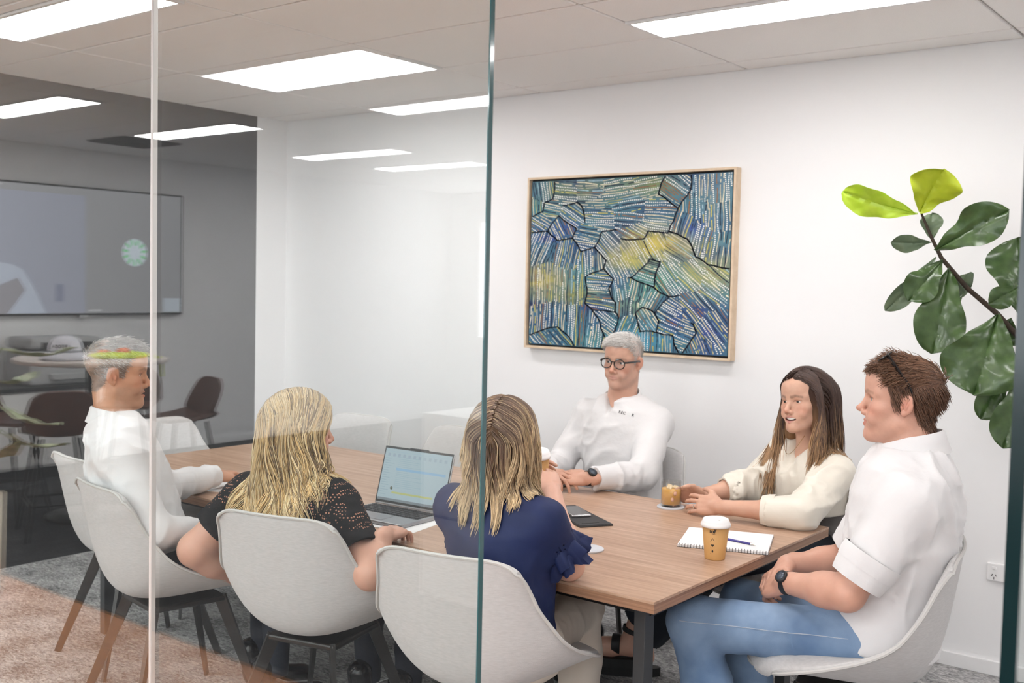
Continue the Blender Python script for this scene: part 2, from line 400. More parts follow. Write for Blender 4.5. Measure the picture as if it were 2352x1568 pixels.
def head_color(q, p, N=None):
    sk = A3(p['skin']); C = np.tile(sk, (len(q), 1)); sm = p.get('smile', .3)
    def mix(c, w):
        nonlocal C
        w = np.clip(w, 0, 1)[:, None]; C = C*(1-w)+A3(c)*w
    g = lambda c, r: np.exp(-(((q-A3(c))/r)**2).sum(1))
    red = sk*A3((1.02, .72, .68))
    for s in (1, -1):
        mix(red, .55*g((.07, .045*s, -.032), .024)); mix(red, .6*g((-.008, .085*s, -.006), .03)); mix(sk*A3((.82, .68, .64)), .45*g((.085, .032*s, -.002), .014))
    mix(red, .5*g((.115, 0, -.038), .018)); mix(red, .18*g((.06, 0, -.1), .04))
    if p.get('stubble'):
        w = np.clip((-.038-q[:, 2])/.012, 0, 1)*np.clip((q[:, 0]+.004)/.012, 0, 1)*np.clip((.0+q[:, 2]+.135)/.02, 0, 1)
        w = w*(1-np.clip(1-seg_d(q*A3((1, .8, 1)), (.1, 0, -.067), (.1, 0, -.0671))/.02, 0, 1)); mix(p['stubble'], w*p.get('stubw', .35)*(.75+.25*pnoise(q, 900)))
    zc, yc, xc = mouth_corner(sm); lip = p.get('lip', tuple(sk*A3((.86, .52, .5)))); op = p.get('open', 0)
    for s in (1, -1):
        mix(lip, .85*np.clip((.0068-seg_d(q, (.096, .002*s, -.0625), (xc, yc*s, zc)))/.0025, 0, 1)); mix(lip, .85*np.clip((.0078-seg_d(q, (.095, .002*s, -.0735-.006*op), (xc, yc*s, zc-.001)))/.0025, 0, 1))
        bd = seg_d(q, (.094, .014*s, .0185), (.088, .03*s, .0235)); bd = np.minimum(bd, seg_d(q, (.088, .03*s, .0235), (.072, .049*s, .0185)))
        mix(p['browcol'], np.clip((.0075-bd)/.003, 0, 1)*p.get('browd', .75)*(.8+.2*pnoise(q, 500)))
        rim = np.abs(seg_d(q, (.082, .0225*s, -.0015), (.077, .045*s, .0)) - .0058); mix(sk*A3((.35, .25, .22)), np.clip((.0022-rim)/.0016, 0, 1)*np.clip((q[:, 2]+.001)/.002, 0, 1)*np.clip((q[:, 0]-.072)/.004, 0, 1)*.9)
    if op > 0: mix((.16, .035, .03), np.clip((.0915-q[:, 0]-abs(q[:, 1])*.3)/.003, 0, 1)*np.clip((.011*op-np.abs(q[:, 2]+.069))/.003, 0, 1)*(np.abs(q[:, 1]) < yc-.002)*(q[:, 0] > .06))
    if p.get('bald', 0) == 0: mix(p['hair'], scalp_mask(q, p.get('part'))*p.get('scalpw', .95))
    return np.clip(C*(1+.05*pnoise(q, 60)[:, None]+.03*pnoise(q, 260)[:, None]), 0, 1)
def hand_prims(W, fwd, dorsal, side, curl, thumb=None, sc=1.0, spread=1.0):
    """side +1 right hand, -1 left; curl = four (mcp, pip, dip) in degrees; local x fingers, z back of the hand, y to the thumb"""
    x = A3(fwd); x = x/np.linalg.norm(x); z = A3(dorsal); z = z-x*(z@x); z /= np.linalg.norm(z); y = np.cross(z, x)*side
    M = np.stack((x, y, z), 1); W = A3(W); T = lambda v: W+M@(A3(v)*sc)
    P = [Ell(T((.05, .0, -.002)), (.05*sc, .037*sc, .0145*sc), M, k=.012), Cap(T((-.03, 0, 0)), T((.025, 0, -.001)), .0235*sc, .021*sc, k=.015),
         Cap(T((.018, .02, -.006)), T((.05, .034, -.01)), .017*sc, .013*sc, k=.012), Cap(T((.02, -.022, -.006)), T((.07, -.03, -.004)), .012*sc, .0115*sc, k=.012)]
    tips = []
    for i, (by, L, r) in enumerate(((.0285, (.043, .026, .021), .0088), (.0095, (.047, .03, .022), .009), (-.0105, (.044, .028, .021), .0086), (-.029, (.035, .021, .018), .0077))):
        a = A3((.087-.004*abs(i-1.2), by, .0)); ang = 0; prev = a; sp = (1.5-i)*.07*spread
        P.append(Cap(T((.035, by*.7, -.001)), T(a), .011*sc, (r+.0012)*sc, k=.008))
        for q in range(3):
            ang += math.radians(curl[i][q]); dv = A3((math.cos(ang)*math.cos(sp), math.sin(sp)*math.cos(ang), -math.sin(ang))); nx = prev+dv*L[q]
            P.append(Cap(T(prev), T(nx), (r-.0006*q)*sc, (r-.0008*(q+1))*sc, k=.0025)); prev = nx
        tips.append(T(prev))
    th = thumb or ((.058, .05, -.016), (.082, .058, -.024), (.105, .056, -.03))
    pts = [A3((.022, .026, -.01))]+[A3(t) for t in th]
    for q in range(3): P.append(Cap(T(pts[q]), T(pts[q+1]), (.0135-.0022*q)*sc, (.0118-.002*q)*sc, k=.004 if q else .012))
    return P, M, T, tips
def body_color(V, sk, tint=.06):
    sk = A3(sk); n = pnoise(V, 35)[:, None]; return np.clip(sk*(1+tint*n*A3((.6, 1, 1.1))+.02*pnoise(V, 220)[:, None]), 0, 1)
SKIN = mat('skin', rough=.46, attr=True, sss=.12, spec=.4, bump=.12, bscale=420, bdist=.0006)
HAIRM = mat('hair_fibre', rough=.42, attr=True, spec=.45)
HAIRB = mat('hair_under', rough=.85, attr=True, spec=.08)
EYEW = mat('eye_surface', rough=.08, attr=True, spec=.6)
TEETH = mat('teeth', (.86, .83, .77), rough=.2)
class Person:
    def __init__(s, label, spec, group=None):
        s.sp = spec; s.root = empty('person', (spec['base'][0], spec['base'][1], 0), 0, label, 'person'); s.isl = Islands()
        s.base = A3((spec['base'][0], spec['base'][1], 0))
        s.HM = rotm(spec['hyaw'], spec.get('hpitch', 0), spec.get('hroll', 0)); s.HO = A3(spec['H']); s.hs = spec.get('hs', 1.0)
    def part(s, name, V, Q, material, col=None, parent=None):
        return mesh_np(name, V-s.base, Q, material, parent or s.root, True, col)
    def loc(s, V): return (V-s.HO)@s.HM/s.hs
    def wld(s, q): return s.HO+(np.asarray(q, float)*s.hs)@s.HM.T
    def head(s):
        p = s.sp['head']; pr = head_prims(p)
        for q in pr:                                            # scale
            if isinstance(q, Cap): q.a, q.b, q.ra, q.rb = q.a*s.hs, q.b*s.hs, q.ra*s.hs, q.rb*s.hs
            else: q.c, q.r = q.c*s.hs, q.r*s.hs
            q.k *= s.hs
        W = xform(pr, s.HM, s.HO); N = A3(s.sp['N']); nr = p.get('neck', .055)
        W.insert(2, Cap(s.wld((-.022, 0, -.055)), N+A3((0, 0, -.02)), nr, nr*1.08, k=.03)); W.insert(3, Cap(s.wld((.022, 0, -.1)), N*.65+.35*s.wld((.02, 0, -.14)), nr*.55, nr*.7, k=.03))
        W.insert(4, Ell(N+A3((0, 0, -.1)), (nr*1.5, nr*1.5, .08), k=.04))
        s.hp = W; V, Q = surf(W, .0028); q = s.loc(V)
        C = head_color(q, p); C2 = body_color(V, p['skin']); w = np.clip((-.125-q[:, 2])/.02, 0, 1)[:, None]
        s.isl.add(V, Q, C*(1-w)+C2*w); s.hV, s.hQ, s.hq = V, Q, q
        return s
    def eyes(s):
        p = s.sp['head']
        for sd in (1, -1):
            n, m = 20, 14; V = []; C = []
            gz = p.get('gaze', (0, 0))
            for i in range(m+1):
                th = PI*i/m
                for k in range(n):
                    ph = 2*PI*k/n; v = A3((math.cos(th), math.sin(th)*math.cos(ph), math.sin(th)*math.sin(ph)))
                    V.append(v); a = math.degrees(th)
                    C.append((.012, .01, .01) if a < 14 else (p.get('iris', (.09, .06, .04)) if a < 31 else (.74, .71, .69)))
            V = np.array(V)*.0128; Rz = rotm(gz[0], gz[1], 0); V = V@Rz.T+A3((.068, .032*sd, 0))
            Q = [(i*n+k, i*n+(k+1) % n, (i+1)*n+(k+1) % n, (i+1)*n+k) for i in range(m) for k in range(n)]
            s.part('eye', s.wld(V), np.array(Q), EYEW, np.array(C))
        if p.get('open', 0) > 0:
            sm = p.get('smile', .3); zc, yc, xc = mouth_corner(sm); yc -= .003; op = p['open']
            U = np.linspace(-1, 1, 13); P = []
            for r, (dz, dx) in enumerate(((.006, -.002), (.001, .0), (-.0062*op, -.0005), (-.0072*op, -.004))):
                P.append([(.0905-.0125*u*u+dx, yc*u, -.0655+(zc+.066)*u*u+dz*(1-.25*u*u)) for u in U])
            mb = MB(); mb.slab([[tuple(s.wld(A3([c]))[0]-s.base) for c in row] for row in P], .003); mb.build('teeth', TEETH, s.root, True)
    def arm(s, S, E, W, hand, ru=.05, re=.041, rw=.027, h=.0034, start=0.0):
        S, E, W = A3(S), A3(E), A3(W); S2 = S+(E-S)*start
        fa = (W-E)/np.linalg.norm(W-E)
        P = [Cap(S2, E, ru, re, k=.02), Cap(E, E+(W-E)*.35, re, re*.97, k=.025), Cap(E+(W-E)*.3, W, re*.97, rw, k=.03)]+hand
        V, Q = surf(P, h); C = body_color(V, s.sp['head']['skin']); s.isl.add(V, Q, C*A3((1, .965, .95))); return P
    def finish(s):
        s.isl.V = [v-s.base for v in s.isl.V]; s.body = s.isl.build('body', SKIN, s.root); s.body['label'] = 'skin of the head, neck and hands'; return s
    def cloth(s, name, prims, material, h=.0065, amp=.004, freq=11, seed=0, stretch=None, label=None, rel=1, ridged=True):
        V, Q = surf(prims, h); V = relax(V, Q, rel)
        if amp: V = relax(wrinkle(V, Q, amp, freq, stretch, seed, ridged), Q, 1, .4)
        o = s.part(name, V, Q, material)
        if label: o['label'] = label
        s.__dict__[name+'_VQ'] = (V, Q)
        return o
    # ---- hair
    def short_hair(s, n=2600, length=(.012, .03), comb=None, rad=.0011, seed=1, lift=.45, colors=None, bias=None, K=5, mask=None, messy=.35):
        rng = np.random.default_rng(seed); q = s.hq; m = scalp_mask(q) if mask is None else mask(q)
        Nn = vnormals(s.hV, s.hQ); w = m*(np.abs(q[:, 1]) < .09); idx = rng.choice(len(q), n, p=w/w.sum()); R = q[idx]; nl = (Nn[idx]@s.HM)
        cd = comb(R); L = rng.uniform(length[0], length[1], n)
        if bias is not None: L = L*bias(R)
        d = nl*lift+cd+messy*rng.normal(0, 1, (n, 3)); d -= np.minimum(0, (d*nl).sum(1)-.15)[:, None]*nl; d /= np.linalg.norm(d, axis=1, keepdims=True)
        P = [R-nl*.001]
        for k in range(1, K):
            t = k/(K-1); dd = d+.5*t*cd*(1)-nl*t*.35+A3((0, 0, -.15))*t; dd /= np.linalg.norm(dd, axis=1, keepdims=True); P.append(P[-1]+dd*(L/(K-1))[:, None])
        P = np.stack(P, 1); col = colors(R, rng); r = rad*np.array([1, 1, .95, .7, .25][:K] if K == 5 else np.linspace(1, .3, K))
        Wp = s.wld(P.reshape(-1, 3)).reshape(P.shape); V, Q, C = strands(Wp, r, col); return s.part('hair', V, Q, HAIRM, C)
    def long_hair(s, n, zlen, coll, colors, part_y=0.0, rad=.0016, seed=3, K=26, clumps=90, clump=.6, back=.3, front=None, gap=.004, wave=.006, grav=None, spread=.0, mask=None, xstop=None):
        rng = np.random.default_rng(seed); q = s.hq; m = scalp_mask(q) if mask is None else mask(q)
        Nn = vnormals(s.hV, s.hQ); w = m*(q[:, 2] > -.05)*(np.abs(q[:, 1]) < .082)*(1+5*np.exp(-((q[:, 1]-part_y)/.012)**2)*(q[:, 2] > .05)); idx = rng.choice(len(q), n, p=w/w.sum()); R = q[idx]+rng.normal(0, .0012, (n, 3)); nl = Nn[idx]@s.HM
        sy = np.where(R[:, 1] > part_y, 1.0, -1.0); p = s.wld(R+nl*.002)
        for _ in range(4):
            f = field(coll, p); gr = np.stack([field(coll, p+1e-3*v)-f for v in np.eye(3)], 1); gr /= (np.linalg.norm(gr, axis=1, keepdims=True)+1e-9); p = p+gr*np.clip(gap*.6-f, 0, .02)[:, None]
        P = [p]
        fwd, left, up = s.HM[:, 0], s.HM[:, 1], s.HM[:, 2]
        Lh = rng.uniform(zlen[0], zlen[1], n)                      # total length of each strand
        step = Lh/(K-1); g = A3((0, 0, -1.0)) if grav is None else A3(grav)
        jit = rng.normal(0, 1, (n, 3))*spread
        for k in range(1, K):
            t = k/(K-1); ql = s.loc(p); top = np.clip((ql[:, 2]-.0)/.06, 0, 1)[:, None]*np.clip((.088-np.abs(ql[:, 1]))/.03, 0, 1)[:, None]
            lat = (sy[:, None]*left)*1.6*top
            xs = -.05 if xstop is None else xstop(R)
            bk = -fwd*back*(np.clip((ql[:, 0]-xs)/.05, 0, 1)*np.clip((ql[:, 2]+.05)/.05, 0, 1))[:, None]*(1 if front is None else (1-front(R))[:, None])
            ph = pnoise(R, 22, 3)[:, None]*3+t*7
            wv = wave*12*(np.sin(ph)*left+np.cos(ph*1.3)*fwd)*t
            d = g+lat+bk+wv+jit*t; d /= np.linalg.norm(d, axis=1, keepdims=True)
            p = p+d*step[:, None]
            for _ in range(2):
                f = field(coll, p); e = 1e-3
                gr = np.stack([field(coll, p+e*v)-f for v in np.eye(3)], 1); gr /= (np.linalg.norm(gr, axis=1, keepdims=True)+1e-9)
                p = p+gr*np.clip(gap-f, 0, .03)[:, None]
            P.append(p)
        P = np.stack(P, 1)
        ci = rng.choice(n, clumps, replace=False); D = ((P[:, None, 0]-P[None, ci, 0])**2).sum(-1); near = ci[D.argmin(1)]
        wc = clump*np.linspace(0, 1, K)**1.2; P = P*(1-wc[None, :, None])+P[near]*wc[None, :, None]
        P += (rng.normal(0, .0016, (n, 1, 3)))*np.linspace(.3, 1, K)[None, :, None]
        rr = rad*np.concatenate((np.full(K-6, 1.0), np.linspace(1, .25, 6)))
        col = colors(R, P, None, rng, near); V, Q, C = strands(P, rr, col); return s.part('hair', V, Q, HAIRM, C)
def torso_loft(N, Pel, left, st, k=.03): return Loft(Pel, N, left, st, k=k)
def yawdir(a): return A3((math.cos(a), math.sin(a), 0)), A3((-math.sin(a), math.cos(a), 0))
def collar(per, C, yaw, rx, ry, material, tilt=.04, stand=.032, leaf=.045, pt=.03, span=162, lean=0.0, spreadf=.018):
    """folded shirt collar round the neck: theta 0 at the nape, +-span at the throat"""
    f, l = yawdir(yaw); C = A3(C); up = A3((0, 0, 1)); P = []
    for th in np.radians(np.linspace(-span, span, 41)):
        a = abs(math.degrees(th))/span; d = -f*math.cos(th)*ry+l*math.sin(th)*rx; u = d/np.linalg.norm(d); lo = -tilt*(1-math.cos(th))/2-.0
        front = max(0, (a-.62)/.38); row = []
        drop = leaf+pt*front**1.5; out = spreadf+.012*front
        open_ = f*0
        for (o, z) in ((-.002, -.012), (0, stand*.5), (.001, stand*(1-.25*front)), (.004, stand*(1-.25*front)+.004), (.010, stand*(1-.25*front)+.001), (out*.75, stand-drop*.45), (out, stand-drop*.75), (out+.004, stand-drop)):
            row.append(tuple(C+d+u*o+up*(z+lo)+lean*f*z-per.base))
        P.append(row)
    mb = MB(); mb.slab(P, .0022); return mb.build('collar', material, per.root, True)
# ---------------------------------------------------------------- the setting
CEIL = 2.577; YW = 4.637; XE = -5.52; YG = 1.6; T_Z = 0.73
def struct(o): o['kind'] = 'structure'; return o
WALL = mat('white_wall_paint', (.87, .86, .865), rough=.75, bump=.06, bscale=260, bdist=.001)
DARKWALL = mat('charcoal_wall_paint', (.022, .023, .025), rough=.6)
CEILM = mat('ceiling_tile', (.95, .935, .925), rough=.9, bump=.35, bscale=420, bdist=.0012, var=.06, vscale=260)
GRIDM = mat('ceiling_grid', (.86, .83, .80), rough=.6)
TRIM = mat('white_trim_paint', (.86, .85, .85), rough=.4)
LAMPM = mat('lamp_diffuser', (1, 1, 1), emit=(1.0, .985, .975), estr=LAMP_STRENGTH)
LAMPM2 = mat('office_lamp_diffuser', (1, 1, 1), emit=(1.0, .985, .975), estr=OFFICE_LAMP_STRENGTH)
LFRAME = mat('lamp_frame', (.85, .85, .85), rough=.4)
def carpet_mat(name, a, b, c):
    m = bpy.data.materials.new(name); m.use_nodes = True; nt = m.node_tree; N, L = nt.nodes, nt.links; p = N['Principled BSDF']; p.inputs['Roughness'].default_value = .95; p.inputs['Specular IOR Level'].default_value = .1
    tc = N.new('ShaderNodeTexCoord'); mp = N.new('ShaderNodeMapping'); mp.inputs['Scale'].default_value = (1, 2.6, 1); L.new(tc.outputs['Object'], mp.inputs['Vector'])
    n1 = N.new('ShaderNodeTexNoise'); n1.inputs['Scale'].default_value = 34; n1.inputs['Detail'].default_value = 6; n1.inputs['Roughness'].default_value = .75; n1.inputs['Distortion'].default_value = 1.2; L.new(mp.outputs['Vector'], n1.inputs['Vector'])
    n2 = N.new('ShaderNodeTexNoise'); n2.inputs['Scale'].default_value = 5; n2.inputs['Detail'].default_value = 3; L.new(tc.outputs['Object'], n2.inputs['Vector'])
    r = N.new('ShaderNodeValToRGB'); e = r.color_ramp.elements; e[0].position = .36; e[0].color = (*a, 1); e[1].position = .64; e[1].color = (*c, 1); k = r.color_ramp.elements.new(.5); k.color = (*b, 1)
    ad = N.new('ShaderNodeMath'); ad.operation = 'MULTIPLY_ADD'; ad.inputs[1].default_value = .35; L.new(n2.outputs['Fac'], ad.inputs[0]); sb = N.new('ShaderNodeMath'); sb.operation = 'SUBTRACT'; sb.inputs[1].default_value = .175
    L.new(n1.outputs['Fac'], ad.inputs[2]); L.new(ad.outputs[0], sb.inputs[0]); L.new(sb.outputs[0], r.inputs['Fac']); L.new(r.outputs['Color'], p.inputs['Base Color'])
    b_ = N.new('ShaderNodeBump'); b_.inputs['Strength'].default_value = .5; b_.inputs['Distance'].default_value = .004; L.new(n1.outputs['Fac'], b_.inputs['Height']); L.new(b_.outputs['Normal'], p.inputs['Normal'])
    return m
CARPET = carpet_mat('grey_loop_carpet', (.12, .12, .125), (.36, .355, .355), (.66, .65, .65))
CARPET2 = carpet_mat('charcoal_carpet', (.018, .018, .02), (.045, .045, .048), (.10, .10, .105))
def wood_mat(name, c1, c2, c3, rough=.4, scale=1.0, axis=(1, 14, 14), ring=5.0, coat=0.0):
    m = bpy.data.materials.new(name); m.use_nodes = True; nt = m.node_tree; N, L = nt.nodes, nt.links; p = N['Principled BSDF']; p.inputs['Roughness'].default_value = rough; p.inputs['Coat Weight'].default_value = coat
    tc = N.new('ShaderNodeTexCoord'); mp = N.new('ShaderNodeMapping'); mp.inputs['Scale'].default_value = tuple(a*scale for a in axis); L.new(tc.outputs['Object'], mp.inputs['Vector'])
    n1 = N.new('ShaderNodeTexNoise'); n1.inputs['Scale'].default_value = ring; n1.inputs['Detail'].default_value = 7; n1.inputs['Roughness'].default_value = .62; n1.inputs['Distortion'].default_value = .4; L.new(mp.outputs['Vector'], n1.inputs['Vector'])
    r = N.new('ShaderNodeValToRGB'); e = r.color_ramp.elements; e[0].position = .3; e[0].color = (*c1, 1); e[1].position = .72; e[1].color = (*c3, 1); k = r.color_ramp.elements.new(.52); k.color = (*c2, 1)
    L.new(n1.outputs['Fac'], r.inputs['Fac']); L.new(r.outputs['Color'], p.inputs['Base Color'])
    return m
TIMBER = wood_mat('warm_timber_floor', (.42, .15, .05), (.60, .24, .085), (.70, .31, .12), rough=.35)

# floors
fl = struct(MB().box(((XE+3.0)/2, (YG+YW)/2, -.05), (3.0-XE, YW-YG, .1)).build('floor', CARPET))
st = struct(MB().box((-2.9, (YG+.48)/2, -.05), (11.2, YG-.48, .1)).build('floor_timber_strip', TIMBER)); st.name = 'floor_timber'
ft = struct(MB().box((-2.9, (.48-6.2)/2, -.05), (11.2, 6.68, .1)).build('floor_carpet', CARPET2))
tr = MB(); tr.box((-2.9, .48, .004), (11.2, .035, .008)); struct(tr.build('trim_1', mat('black_trim', (.012, .012, .013), rough=.4)))
# walls
struct(MB().box(((XE+3.0)/2-.1, YW+.06, CEIL/2+.06), (3.2-XE, .12, CEIL+.12)).build('wall_back', WALL))
struct(MB().box((XE-.06, (4.39+YW)/2, CEIL/2+.06), (.12, YW-4.39, CEIL+.12)).build('wall_nib', WALL))
struct(MB().box((XE-.06, (YG+4.39)/2, CEIL/2+.06), (.12, 4.39-YG, CEIL+.12), ).build('wall_end', DARKWALL))
struct(MB().box((2.76, (YW-6.2)/2, CEIL/2+.06), (.12, YW+6.2, CEIL+.12)).build('wall_right', WALL))
struct(MB().box((-8.36, (YG-6.2)/2, CEIL/2+.06), (.12, YG+6.2, CEIL+.12)).build('wall_left', WALL))
struct(MB().box((-6.94, YG+.06, CEIL/2+.06), (2.72, .12, CEIL+.12)).build('wall_return', WALL))
# corridor back wall with the window band it is lit by
mb = MB(); mb.box((-2.8, -6.26, .45), (11.2, .12, .9)); mb.box((-2.8, -6.26, 2.42), (11.2, .12, .32))
for x in (-8.1, -5.9, -3.7, -1.5, .7, 2.6): mb.box((x, -6.26, 1.58), (.5, .12, 1.37))
struct(mb.build('wall_front', WALL))
PANE = mat('window_glass', (.9, .95, .95), rough=.02, trans=1.0, ior=1.05, spec=.2)
for i, x in enumerate((-7.0, -4.8, -2.6, -.4, 1.65)):
    w = MB(); w.box((0, 0, .685), (1.72, .04, .04)); w.box((0, 0, -.685+.02), (1.72, .04, .04))
    for sx in (-.86, 0, .86): w.box((sx, 0, 0), (.04, .04, 1.37))
    o = struct(w.build('window_%d' % (i+1), TRIM)); o.location = (x, -6.24, 1.58)
# baseboards
def bb(name, a, b, nrm):
    a, b = Vector(a), Vector(b); c = (a+b)/2; L = (b-a).length; mb = MB(); ang = math.atan2((b-a).y, (b-a).x)
    mb.box((0, 0, .03), (L, .014, .06), bevel=.003); mb.bm.verts.ensure_lookup_table()
    o = struct(mb.build(name, TRIM)); o.location = (c.x+nrm[0]*.007, c.y+nrm[1]*.007, 0); o.rotation_euler = (0, 0, ang)
bb('baseboard_back', (XE, YW, 0), (2.7, YW, 0), (0, -1)); bb('baseboard_nib', (XE, 4.39, 0), (XE, YW-.014, 0), (1, 0)); bb('baseboard_left', (-8.3, -6.2, 0), (-8.3, 1.55, 0), (1, 0))
# ceiling: deck, tiles and grid
struct(MB().box((-2.8, -.8, CEIL+.08), (11.3, 11.1, .1)).build('ceiling_deck', CEILM))
ceil = struct(MB().box((-2.8, -.8, CEIL+.02), (11.2, 11.0, .01)).build('ceiling', GRIDM))
GX = [-8.27, -7.07, -5.868, -4.665, -3.463, -2.267, -1.07, .13, 1.33, 2.53]; GY = [4.45-.597*i for i in range(-1, 19)]
LAMPS = [(-4.665, 3.852, 1), (-2.267, 3.852, 1), (-4.665, 2.42, 1), (-2.267, 2.42, 1), (.13, 3.852, 1), (.13, 2.42, 1)]  # last two panels are unseen, added to give the room more light
LAMPS += [(-7.07, -.06, 0), (-7.07, -1.265, 0), (-4.665, -.12, 0), (-4.665, -1.30, 0), (-7.07, -2.745, 0), (-7.07, -3.70, 0), (-4.665, -2.745, 0), (-4.665, -3.9, 0), (-2.267, -.12, 0), (-2.267, -1.3, 0), (-2.267, -2.745, 0), (.13, -1.3, 0), (.13, -2.745, 0), (.13, -3.9, 0)]
lamp_me = {}; tile_me = {}
ROOM_LAB = ['white LED ceiling panel near the corner nib, over the far side of the table', 'white LED ceiling panel between the painting wall and the woman in cream', 'white LED ceiling panel next to the glass, above the grey-haired man', 'white LED ceiling panel next to the glass, above the woman in navy', 'added unseen white LED ceiling panel beyond the fig, next to the painting wall', 'added unseen white LED ceiling panel beyond the doorway pane, next to the glass']
def tile(x0, x1, y0, y1):
    if x1-x0 < .04 or y1-y0 < .04: return
    for (lx, ly, r) in LAMPS:                                        # lamp openings are cut out of the tile
        a0, a1, b0, b1 = lx, lx+1.197, ly-.29, ly
        if x0 < a1-.02 and x1 > a0+.02 and y0 < b1-.01 and y1 > b0+.01:
            tile(x0, x1, y0, b0); tile(x0, x1, b1, y1); return
    k = (round(x1-x0, 3), round(y1-y0, 3))
    if k not in tile_me:
        m = MB().box((0, 0, 0), (k[0]-.014, k[1]-.014, .016), bevel=.004, seg=1); o = m.build('tile', CEILM); tile_me[k] = o.data; bpy.data.objects.remove(o)
    o = bpy.data.objects.new('tile', tile_me[k]); COL.objects.link(o); o.parent = ceil; o.location = ((x0+x1)/2, (y0+y1)/2, CEIL+.008)
for i in range(len(GX)-1):
    for j in range(len(GY)-1):
        x0, x1, y1, y0 = GX[i], GX[i+1], GY[j], GY[j+1]
        if y0 > YW: continue
        if x1 < XE and y0 > YG-.3: continue
        x0c = max(x0, XE) if y1 > YG+.1 and x0 < XE < x1 else x0
        tile(x0c, x1, max(y0, -6.19), min(y1, YW))
for n, (x, y, room) in enumerate(LAMPS):
    lx, ly = x+.598, y-.145
    where = (ROOM_LAB[n], 'ceiling panels over the meeting room') if room else ('white LED ceiling panel recessed above the open office outside the glass', 'ceiling panels over the open office')
    e = empty('ceiling_light', (lx, ly, CEIL), 0, where[0], 'ceiling light', where[1])
    if room not in lamp_me:
        d = MB().box((0, 0, .001), (1.16, .25, .012)).build('diffuser', LAMPM if room else LAMPM2, e)
        f = MB()
        for s in (-1, 1): f.box((0, s*.135, .003), (1.19, .018, .022)); f.box((s*.588, 0, .003), (.016, .26, .022))
        f = f.build('frame', LFRAME, e); lamp_me[room] = (d.data, f.data)
    else:
        for nm, me in (('diffuser', lamp_me[room][0]), ('frame', lamp_me[room][1])):
            o = bpy.data.objects.new(nm, me); COL.objects.link(o); o.parent = e
# power outlet on the back wall
P0 = at_y(2300, 1315, YW); e = empty('power_outlet', (P0[0]+.005, YW, P0[2]), 0, 'white double power outlet low on the back wall', 'outlet')
MB().box((0, -.006, 0), (.117, .012, .074), bevel=.004).build('plate', TRIM, e)
for s in (-1, 1):
    MB().box((s*.03, -.0135, .017), (.016, .006, .012), bevel=.002).build('switch', TRIM, e)
    sk = MB(); sk.box((s*.03-.007, -.0125, -.012), (.0022, .002, .009), Matrix.Rotation(.5, 3, 'Y')); sk.box((s*.03+.007, -.0125, -.012), (.0022, .002, .009), Matrix.Rotation(-.5, 3, 'Y')); sk.box((s*.03, -.0125, -.024), (.0022, .002, .009))
    sk.build('socket_slots', mat('socket_dark', (.03, .03, .03)), e)

# ---------------------------------------------------------------- the glass front
def glass_mat():
    m = bpy.data.materials.new('clear_partition_glass'); m.use_nodes = True; nt = m.node_tree; N, L = nt.nodes, nt.links; N.remove(N['Principled BSDF']); out = N['Material Output']
    tr = N.new('ShaderNodeBsdfTransparent'); tr.inputs['Color'].default_value = (.965, .985, .98, 1); gl = N.new('ShaderNodeBsdfGlossy'); gl.inputs['Roughness'].default_value = .0; gl.inputs['Color'].default_value = (1, 1, 1, 1)
    ge = N.new('ShaderNodeNewGeometry'); mx = N.new('ShaderNodeMapRange'); mx.inputs['To Min'].default_value = 1.55; mx.inputs['To Max'].default_value = 1/1.55; L.new(ge.outputs['Backfacing'], mx.inputs['Value'])
    fr = N.new('ShaderNodeFresnel'); L.new(mx.outputs['Result'], fr.inputs['IOR']); sh = N.new('ShaderNodeMixShader'); L.new(fr.outputs['Fac'], sh.inputs['Fac']); L.new(tr.outputs[0], sh.inputs[1]); L.new(gl.outputs[0], sh.inputs[2]); L.new(sh.outputs[0], out.inputs['Surface'])
    return m
GLASS = glass_mat()
GEDGE = mat('glass_edge', (.02, .10, .11), rough=.12, spec=.6, coat=.5)
GEDGE2 = mat('dark_glass_edge', (.004, .02, .022), rough=.15, spec=.5)
GX0 = at_y(352, 784, YG)[0]; GX1 = at_y(1116, 784, YG)[0]; GX2 = at_y(2334, 784, YG)[0]+.002
def pane(name, x0, x1, free, label):
    e = empty(name, ((x0+x1)/2, YG, 0), 0, label, 'glass panel'); w = x1-x0
    g = MB(); z0, z1 = .035, CEIL
    for sy, fl_ in ((-.006, 1), (.006, 0)):
        q = [(-w/2, sy, z0), (w/2, sy, z0), (w/2, sy, z1), (-w/2, sy, z1)]
        vs = [g.bm.verts.new(Vector(c)) for c in q]; g.bm.faces.new(vs if fl_ else vs[::-1])
    me = bpy.data.meshes.new('glass_sheet'); g.bm.to_mesh(me); g.bm.free(); link_mesh('glass_sheet', me, GLASS, e)
    for s in ((-1, 1) if free == 0 else (free,)):
        if free: MB().box((s*(w/2-(.001 if free > 0 else .009)), 0, (z0+z1)/2), (.003 if free > 0 else .02, .0125 if free > 0 else .016, z1-z0)).build('glass_edge', GEDGE if free > 0 else GEDGE2, e)
    MB().box((0, 0, .0175), (w, .03, .035)).build('floor_channel', mat('channel_metal', (.5, .5, .5), rough=.35, metal=1), e)
    return e
pane('glass_panel', -5.40, GX0-.004, 0, 'clear glass partition pane reaching from the dark end wall to the grey joint strip')
pane('glass_panel', GX0+.004, GX1, 1, 'clear glass partition pane between the grey joint strip and the doorway')
pane('glass_panel', GX2, 2.6, -1, 'clear glass partition pane with a thick dark edge past the doorway, before the fig leaves')
js = MB(); js.box((0, 0, CEIL/2+.06), (.0105, .016, CEIL+.12), bevel=.003); o = js.build('joint_strip', mat('joint_grey', (.52, .50, .485), rough=.3)); o.location = (GX0, YG, 0)
tag(o, 'slim pale grey joint strip between two glass partition panes', 'joint strip')
